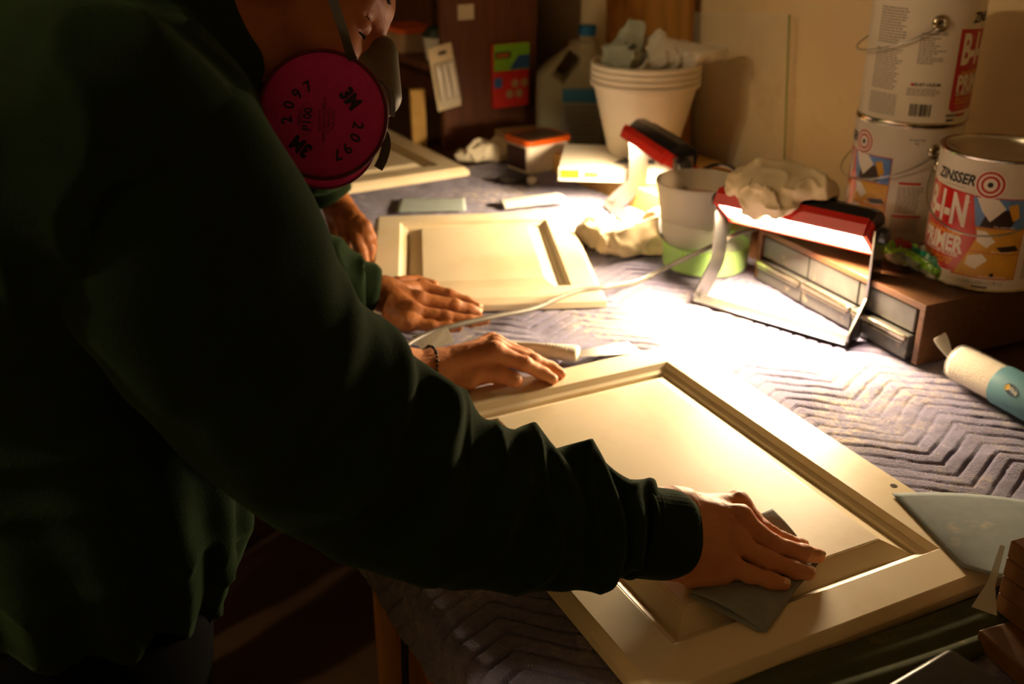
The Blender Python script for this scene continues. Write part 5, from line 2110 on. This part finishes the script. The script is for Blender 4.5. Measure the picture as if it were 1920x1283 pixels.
def folds_right(S, PH, L):
    d = .0035 * fnoise(S, PH, 7, 1.3) + .0016 * fnoise(S, PH, 18, 2.2, 4)
    # bunching along the forearm towards the cuff: s runs 0 shoulder .. 1 cuff
    fore = np.clip((S - .52) / .1, 0, 1)
    ph = S * 26 + 1.3 * fnoise(S, PH, 4, 1.0, 9) + .5 * np.cos(PH + .6)
    rid = 1 - np.abs(np.sin(ph * 1.35)) ** .7
    amp = (.0035 + .0075 * np.clip((S - .66) / .2, 0, 1)) * fore * (.55 + .45 * np.cos(PH))
    d = d + amp * (rid * 1.3 - .45)
    for a in ((.80, .030, -.2, .022, .009, 1.7), (.895, .026, .1, .020, .010, 2.2), (.945, .020, .2, .016, .007, 2.4), (.70, -.04, .3, .024, .009, 1.4), (.60, .06, .5, .03, .010, 1.3),
              (.53, -.05, .2, .035, .012, 1.2), (.44, .05, -.1, .03, .006, 1.1), (.30, .05, .0, .03, .004, 1.2)):
        d = d + bump_fold(S, PH, *a)
    return d


path = [atd(250, 330, .755), atd(345, 470, .755), atd(470, 655, .80), atd(600, 790, .845), atd(715, 868, .872), atd(895, 950, .905), atd(1080, 980, .945), atd(1150, 984, .958), atd(1205, 1000, .968)]
rad = [.098, .096, .089, .088, .083, .070, .058, .045, .038]
v, q, fr = sleeve_mesh(path, rad, ns=420, nphi=200, folds=folds_right)
slv = sub('sleeve', fastmesh('sleeve', v, q), [M_sweat])
solid(slv, .003)


def cuff_mesh(path, rad, rib=46, amp=.00010, ns=60, nphi=184):
    def fo(S, PH, L):
        edge = .0030 * (np.exp(-((S - 1) / .10) ** 2) * -1) + .0024 * np.exp(-((S - .05) / .03) ** 2)
        return amp * np.sin(PH * rib) * np.clip(S * 6, 0, 1) + .0018 * fnoise(S, PH, 2.2, 1.3, 5) + edge
    return sleeve_mesh(path, rad, ns=ns, nphi=nphi, folds=fo)


v, q, _ = cuff_mesh([atd(1180, 995, .962), atd(1215, 1000, .970), atd(1245, 1004, .977), atd(1272, 1008, .984)], [.0385, .0395, .0395, .0385])
o = sub('cuff', fastmesh('cuff', v, q), [M_rib])
solid(o, .003)
# seam ring between cuff and sleeve, and the shoulder seam
C_, T_, N_, B_, R_ = fr


def seam_ring(k, rr_, name='seam', ph0=0, ph1=2 * PI, r=.0012):
    n = 70
    pts = []
    for i in range(n + 1):
        a = ph0 + (ph1 - ph0) * i / n
        pts.append(Vector(C_[k] + (N_[k] * math.cos(a) + B_[k] * math.sin(a)) * rr_))
    mb = MB()
    mb.tube(pts, r, 6)
    o = mb.build(name, M_seam, None, smooth=True)
    o.parent = sweat
    o.matrix_parent_inverse = sweat.matrix_world.inverted()
    return o


seam_ring(416, .0425)

# left sleeve: only its end would show past the near arm
lcuff = lw + Vector((-.120, .006, .043))
path = [S_L + Vector((-.02, -.02, .0)), (S_L + E_L) / 2, E_L, (E_L + lcuff) / 2 + Vector((0, 0, .01)), lcuff]
v, q, _ = sleeve_mesh(path, [.088, .080, .070, .058, .042], ns=160, nphi=90, folds=lambda S, PH, L: .003 * fnoise(S, PH, 9, 1.3) + .004 * (1 - np.abs(np.sin(S * 30 + fnoise(S, PH, 4, 1)))) * np.clip(S - .4, 0, 1))
o = sub('sleeve', fastmesh('sleeve', v, q), [M_sweat])
solid(o, .003)
v, q, _ = cuff_mesh([lcuff + (E_L - lcuff).normalized() * .03, lcuff, lcuff + (lw - lcuff).normalized() * .03], [.036, .036, .034])
o = sub('cuff', fastmesh('cuff', v, q), [M_rib])
solid(o, .003)


def legs(root, x, ya, yb, name='trousers'):
    f = union([ell((x, (ya + yb) / 2, .90), (.135, .175, .12)), caps((x, ya, .90), (x + .02, ya - .005, .50), .098, .076), caps((x + .02, ya - .005, .50), (x - .01, ya, .09), .076, .062),
               caps((x, yb, .90), (x + .02, yb + .01, .50), .098, .076), caps((x + .02, yb + .01, .50), (x - .01, yb + .01, .09), .076, .062)], .04)
    g = lambda P: np.maximum(f(P) - .004 * vnoise(P, 14), .075 - P[..., 2])
    v, q = surface(g, .010, bb=f.bb)
    linkw(name, fastmesh(name, v, q), [M_pants], root, True)
    for y in (ya, yb + .01):
        s = union([ell((x + .01, y, .055), (.060, .044, .052)), caps((x + .02, y, .040), (x + .165, y, .034), .040, .034)], .03)
        v, q = surface(lambda P: np.maximum(s(P), .002 - P[..., 2]), .006, bb=s.bb)
        linkw('shoe', fastmesh('shoe', v, q), [M_shoe], root, True)


legs(p1, .035, .835, 1.04)

# bracelet on the left wrist
br = at(818, 688, .052)
bd = (lfa - lw).normalized()
n1 = bd.orthogonal().normalized()
n2 = bd.cross(n1)
for i in range(26):
    a = 2 * PI * i / 26
    c = br + bd * .012 + (n1 * math.cos(a) + n2 * math.sin(a)) * .0258
    mb = MB()
    t = bmesh.new()
    bmesh.ops.create_icosphere(t, subdivisions=1, radius=.0024 if i % 2 else .0030)
    bmesh.ops.transform(t, matrix=Matrix.Translation(c), verts=t.verts)
    mb.merge(t)
    if i == 0:
        brm = empty('bracelet', br)
        tag(brm, 'thin dark beaded bracelet on the left wrist of the near worker', 'bracelet')
    mb.buildw('bead', mat('bead_dark', rgb((70, 52, 40)), .35), brm, smooth=True)

# ------------------------------------------------------------------ respirator
rp = empty('respirator', H(.09, -.06, 0))
tag(rp, 'half mask respirator with round magenta filters on the near worker', 'respirator')
M_mask = mat('mask_grey', rgb((96, 92, 80)), .5, spec=.4)
M_strap = mat('strap_grey', rgb((72, 66, 56)), .8, var=.2, vscale=200)


fc = atd(606, 216, .882)
fn = (Vector(CAM) - fc).normalized() + Vector(UP) * .14 - Vector(RT) * .10
mir = fc - Q * (2 * (fc - HC).dot(Q))
fn2 = fn - Q * (2 * fn.dot(Q))
ARM = {1: fc - fn.normalized() * .030, -1: mir - fn2.normalized() * .030}


def mask_sdf(P):
    m = ell(V3(H(.082, -.058, 0)), (.042, .047, .043), HR)(P)
    m = smin(m, caps(V3(H(.104, -.006, 0)), V3(H(.118, -.040, 0)), .0165, .024)(P), .014)
    for s in (-1, 1):
        m = smin(m, caps(V3(H(.088, -.070, s * .03)), V3(ARM[s]), .022, .016)(P), .012)
    return m


v, q = surface(mask_sdf, .0028, bb=(V3(H(.09, -.06, 0)) - .11, V3(H(.09, -.06, 0)) + .11))
linkw('face_piece', fastmesh('face_piece', v, q), [M_mask], rp, True)
M_filt = mat('magenta_filter', rgb((204, 56, 136)), .85, spec=.2, sheen=.2, var=.15, vscale=60, bump=.5, bscale=260, bdist=.0012, stretch=(1, 3, 1))
M_piping = mat('maroon_piping', rgb((92, 18, 42)), .6)
FR = .0545


def filter_disc(center, nrm, upish, text=True):
    nrm = nrm.normalized()
    y = (upish - nrm * upish.dot(nrm)).normalized()
    x = y.cross(nrm)
    M = Matrix.Translation(center) @ Matrix((x, y, nrm)).transposed().to_4x4()
    mb = MB()
    mb.lathe([(0, -.010), (FR * .7, -.010), (FR - .006, -.0085), (FR - .001, -.006), (FR, -.003), (FR - .0005, 0.0), (FR - .003, .0030), (FR - .008, .0048), (FR * .5, .0062), (0, .0066)], 96, M)
    d = mb.buildw('filter', M_filt, rp, smooth=True)
    for zz, rr_, th in ((.0018, FR - .0012, .0019), (-.0052, FR - .0012, .0015)):
        pts = [M @ Vector((rr_ * math.cos(2 * PI * i / 96), rr_ * math.sin(2 * PI * i / 96), zz)) for i in range(96)]
        mb = MB()
        mb.tube(pts, th, 8, closed=True)
        o = mb.build('piping', M_piping, None, smooth=True)
        o.parent = d
        o.matrix_parent_inverse = d.matrix_world.inverted()
    if not text:
        return
    mb = MB()

    def surf_z(r):
        prof = [(0, .0066), (FR * .5, .0062), (FR - .008, .0048), (FR - .003, .0030)]
        return np.interp(r, [p[0] for p in prof], [p[1] for p in prof])

    def put(bm):
        bmesh.ops.triangulate(bm, faces=list(bm.faces))
        for v in bm.verts:
            r = math.hypot(v.co.x, v.co.y)
            v.co = M @ Vector((v.co.x, v.co.y, surf_z(r) + .0004))
        mb.merge(bm)
    Z_ = FR / 430.0

    def char(s, dx, dy, rotcw, size, bold=.01, sq=1.0):
        put(shift(text_bm(s, size, bold, squash=sq), dx * Z_, dy * Z_, -math.radians(rotcw)))
    for s, dx, dy, r in (('2', -232, -42, -98), ('0', -216, 55, -76), ('9', -162, 128, -52), ('7', -92, 176, -30),
                         ('2', 232, -70, 104), ('0', 212, -150, 124), ('9', 160, -222, 143), ('7', 98, -264, 160)):
        char(s, dx, dy, r, .0126, .026)
    char('3M', 182, 102, 52, .0165, .055, .82)
    char('3M', -142, -212, -142, .0165, .055, .82)
    char('P100', -98, -36, -84, .0098, .02)
    char('NIOSH', -146, -30, -84, .0042, .0)
    e_ = ring_bm(0, 0, .0128, .0132, 48)
    for v in e_.verts:
        v.co.x *= 1.0
        v.co.y *= .52
    put(shift(e_, -108 * Z_, -36 * Z_, math.radians(84)))
    for i, s in enumerate(('USE WITH', 'APPROVED FACEPIECE', 'TC-84A-0013', 'FOR P100')):
        char(s, -18 + i * 30, -46 + (i % 2) * 8, -88, .0038, .0)
    o = mb.build('lettering', M_ink, None)
    o.parent = d
    o.matrix_parent_inverse = d.matrix_world.inverted()
    o['label'] = 'black printed lettering on the magenta filter'


filter_disc(fc, fn, Vector(UP))
filter_disc(mir, fn2, U, text=False)
# connector stubs behind the filters
for c, n in ((fc, fn.normalized()), (mir, fn2.normalized())):
    MB().tube([c - n * .008, c - n * .030], .019, 24).buildw('connector', M_mask, rp, smooth=True)
# straps
s1 = [atd(662, 112, .876), atd(655, 96, .872), atd(645, 62, .868), atd(634, 30, .867), atd(622, -5, .866), atd(606, -50, .870), atd(590, -95, .884), H(-.03, .140, .050)]
mb = MB()
mb.strip(spline(s1, 6), Vector(RT), .0078, .0012)
mb.buildw('strap', M_strap, rp)
s2 = [atd(706, 148, .905), atd(722, 158, .902), atd(733, 176, .900), atd(736, 200, .899), atd(735, 218, .898)]
MB().strip(spline(s2, 6), Vector(FW) * .8 + Vector(RT) * .5, .0065, .0011).buildw('strap', M_strap, rp)
s3 = [atd(708, 238, .893), atd(720, 250, .891), atd(724, 272, .890), atd(718, 298, .889), atd(709, 316, .889)]
MB().strip(spline(s3, 6), Vector(RT) * .8 + Vector(FW) * .55, .0085, .0011).buildw('strap', M_strap, rp)
s4 = [fc - fn.normalized() * .016 - Vector(RT) * .03, H(.0, -.085, .070), H(-.06, -.07, .055), H(-.085, -.05, .0)]
MB().strip(spline(s4, 6), U, .009, .0011).buildw('strap', M_strap, rp)

# ------------------------------------------------------------------ the second worker, behind the first
p2 = empty('person', (0.20, 1.78, 0.0))
tag(p2, 'second worker in green sweatshirt half hidden behind the first, sanding the middle door', 'person')
A = [(at(790, 541, .054), at(842, 554, .046), at(875, 567, .036), at(897, 578, .0310)),
     (at(784, 563, .057), at(852, 573, .046), at(881, 581, .036), at(895, 586, .0310)),
     (at(774, 585, .053), at(836, 595, .043), at(881, 602, .035), at(910, 601, .0310)),
     (at(764, 604, .044), at(810, 612, .037), at(839, 614, .0330), at(859, 614, .0310))]
rads = [(.0120, .0098, .0088, .0076), (.0122, .0100, .0089, .0077), (.0118, .0096, .0086, .0075), (.0108, .0086, .0078, .0070)]
wr = at(722, 552, .062)
fa2 = wr + Vector((-.16, .04, .06))
ff = [list(zip(a, r)) for a, r in zip(A, rads)]
ff.append([(at(745, 535, .045), .015), (at(780, 530, .038), .012), (at(812, 536, .034), .010)])
pp = [(wr, A[0][0], .0215, .013), (wr, A[1][0], .0225, .0135), (wr, A[2][0], .0225, .013), (wr, A[3][0], .021, .012), (at(738, 590, .046), A[3][0], .017, .012), (wr, fa2, .023, .028)]
h1 = surface(hand_sdf(ff, pp, [(a[0] + Vector((0, 0, .003)), .0105) for a in A]), .0017)
Bh = [(at(640, 416, .088), at(646, 450, .064), at(650, 468, .044), at(655, 480, .032)),
      (at(660, 418, .090), at(671, 450, .066), at(679, 474, .046), at(685, 490, .032)),
      (at(674, 422, .088), at(688, 448, .066), at(693, 468, .046), at(694, 484, .032)),
      (at(684, 428, .084), at(696, 446, .066), at(698, 460, .050), at(698, 472, .040))]
wl = at(634, 388, .100)
fl2 = wl + Vector((-.06, .03, .13))
fg = [list(zip(a, r)) for a, r in zip(Bh, rads)]
fg.append([(at(626, 412, .076), .015), (at(632, 440, .056), .012), (at(645, 470, .036), .010)])
pg = [(wl, a[0], .022, .0125) for a in Bh] + [(wl, fl2, .023, .028)]
h2 = surface(hand_sdf(fg, pg, [(a[0] + Vector((0, 0, .002)), .0105) for a in Bh]), .0018)
S2R, S2L = Vector((.17, 1.60, 1.36)), Vector((.17, 1.97, 1.36))
E2R = fa2 + Vector((-.10, .04, .09))
E2L = fl2 + Vector((-.10, .05, .06))
HC2 = Vector((.22, 1.79, 1.585))
F2 = Vector((.86, 0, -.50)).normalized()
U2 = Vector((.50, 0, .86)).normalized()
Q2 = F2.cross(U2)
R2 = np.array([tuple(F2), tuple(U2), tuple(Q2)], np.float32)
h3 = lambda f_, u_, q_: HC2 + F2 * f_ + U2 * u_ + Q2 * q_
hd = union([ell(V3(h3(-.012, .04, 0)), (.098, .095, .076), R2), ell(V3(h3(.034, -.02, 0)), (.058, .09, .062), R2), ell(V3(h3(.036, -.078, 0)), (.045, .036, .044), R2),
            (caps(V3(h3(.09, .01, 0)), V3(h3(.112, -.036, 0)), .0085, .013), .012), ell(V3(h3(-.01, -.004, .076)), (.018, .03, .009), R2), ell(V3(h3(-.01, -.004, -.076)), (.018, .03, .009), R2),
            caps(V3(h3(-.03, -.05, 0)), (.15, 1.785, 1.40), .058, .064)], .022)
t2_ = union([ell((.10, 1.785, 1.26), (.115, .165, .19)), ell((.09, 1.785, 1.0), (.115, .15, .19)), caps(V3(S2R), V3(S2L), .05, .05), caps(V3(S2R), V3(E2R), .046, .04), caps(V3(E2R), V3(fa2), .038, .028),
             caps(V3(S2L), V3(E2L), .046, .04), caps(V3(E2L), V3(fl2), .038, .028), caps((.09, 1.69, .92), (.09, 1.68, .1), .075, .04), caps((.09, 1.88, .92), (.09, 1.89, .1), .075, .04)], .04)
joinmeshes('body', [h1, h2, surface(hd, .004), surface(t2_, .010)], [M_skin2], p2)
nails(p2, [(A[0][2], A[0][3], .0076), (A[1][2], A[1][3], .0077), (A[2][2], A[2][3], .0075), (A[3][2], A[3][3], .0070)])
base2 = union([ell((.10, 1.785, 1.26), (.150, .200, .190)), ell((.10, 1.785, 1.03), (.150, .190, .190)), ell((.06, 1.785, 1.35), (.13, .19, .10)),
               caps(V3(S2R), (.13, 1.75, 1.41), .08, .07), caps(V3(S2L), (.13, 1.82, 1.41), .08, .07)], .06)
v, q = surface(lambda P: np.maximum(base2(P) - .008 * vnoise(P, 9), .885 - P[..., 2]), .009, bb=base2.bb)
sweat = linkw('sweatshirt', fastmesh('sweatshirt', v, q), [M_sweat], p2, True)
for sh, el, wrist, cdir in ((S2R, E2R, wr, fa2), (S2L, E2L, wl, fl2)):
    d_ = (cdir - wrist).normalized()
    ce = wrist + d_ * .028
    v, q, _ = sleeve_mesh([sh, (sh + el) / 2, el, (el + ce) / 2, ce + d_ * .035, ce + d_ * .015], [.085, .075, .066, .056, .050, .040], ns=200, nphi=90,
                          folds=lambda S, PH, L: .003 * fnoise(S, PH, 9, 1.3) + .007 * np.clip((S - .5) * 3, 0, 1) * ((1 - np.abs(np.sin(S * 34 + 1.5 * fnoise(S, PH, 4, 1)))) - .4))
    o = sub('sleeve', fastmesh('sleeve', v, q), [M_sweat])
    solid(o, .003)
    v, q, _ = cuff_mesh([ce + d_ * .034, ce + d_ * .017, ce, ce - d_ * .010], [.0375, .0385, .0385, .037])
    o = sub('cuff', fastmesh('cuff', v, q), [M_rib])
    solid(o, .003)
hair2 = ell(V3(h3(-.014, .042, 0)), (.105, .102, .082), R2)


def hs2(P):
    q = (P - V3(HC2)) @ R2.T
    return smax(hair2(P) + .002 * vnoise(P, 90), q[..., 0] * .92 - (q[..., 1] - .055) * .38 - .03, .01)


v, q = surface(hs2, .006, bb=hair2.bb)
linkw('hair', fastmesh('hair', v, q), [M_hair], p2, True)
legs(p2, .09, 1.685, 1.88)
sp = sheet('sandpaper_piece', [at(668, 492, DZ + .001), at(692, 496, DZ + .001), at(690, 478, DZ + .004), at(666, 474, DZ + .008)], M_sandp,
           'small pale sandpaper piece pinched under the second worker\'s far hand', 'sandpaper')

# ------------------------------------------------------------------ cables hanging under the bench edge
MB_ = MB().tube(spline([(0.335, 0.80, 0.885), (0.330, 0.798, 0.70), (0.345, 0.80, 0.40), (0.36, 0.80, 0.03), (0.45, 0.85, 0.006), (0.62, 1.0, 0.006)], 8), .004, 8)
o = MB_.build('hanging_cable', M_blackrub, None, smooth=True)
tag(o, 'black cable hanging down in front of the bench', 'cable')
MB_ = MB().tube(spline([(0.40, 1.05, 0.0062), (0.55, 1.12, .0062), (0.68, 1.02, .0062), (0.75, .86, .0062), (0.72, .70, .0062)], 8), .005, 8)
o = MB_.build('floor_hose', mat('blue_hose', rgb((50, 70, 84)), .5), None, smooth=True)
tag(o, 'thin blue grey hose lying on the floor under the bench', 'hose')
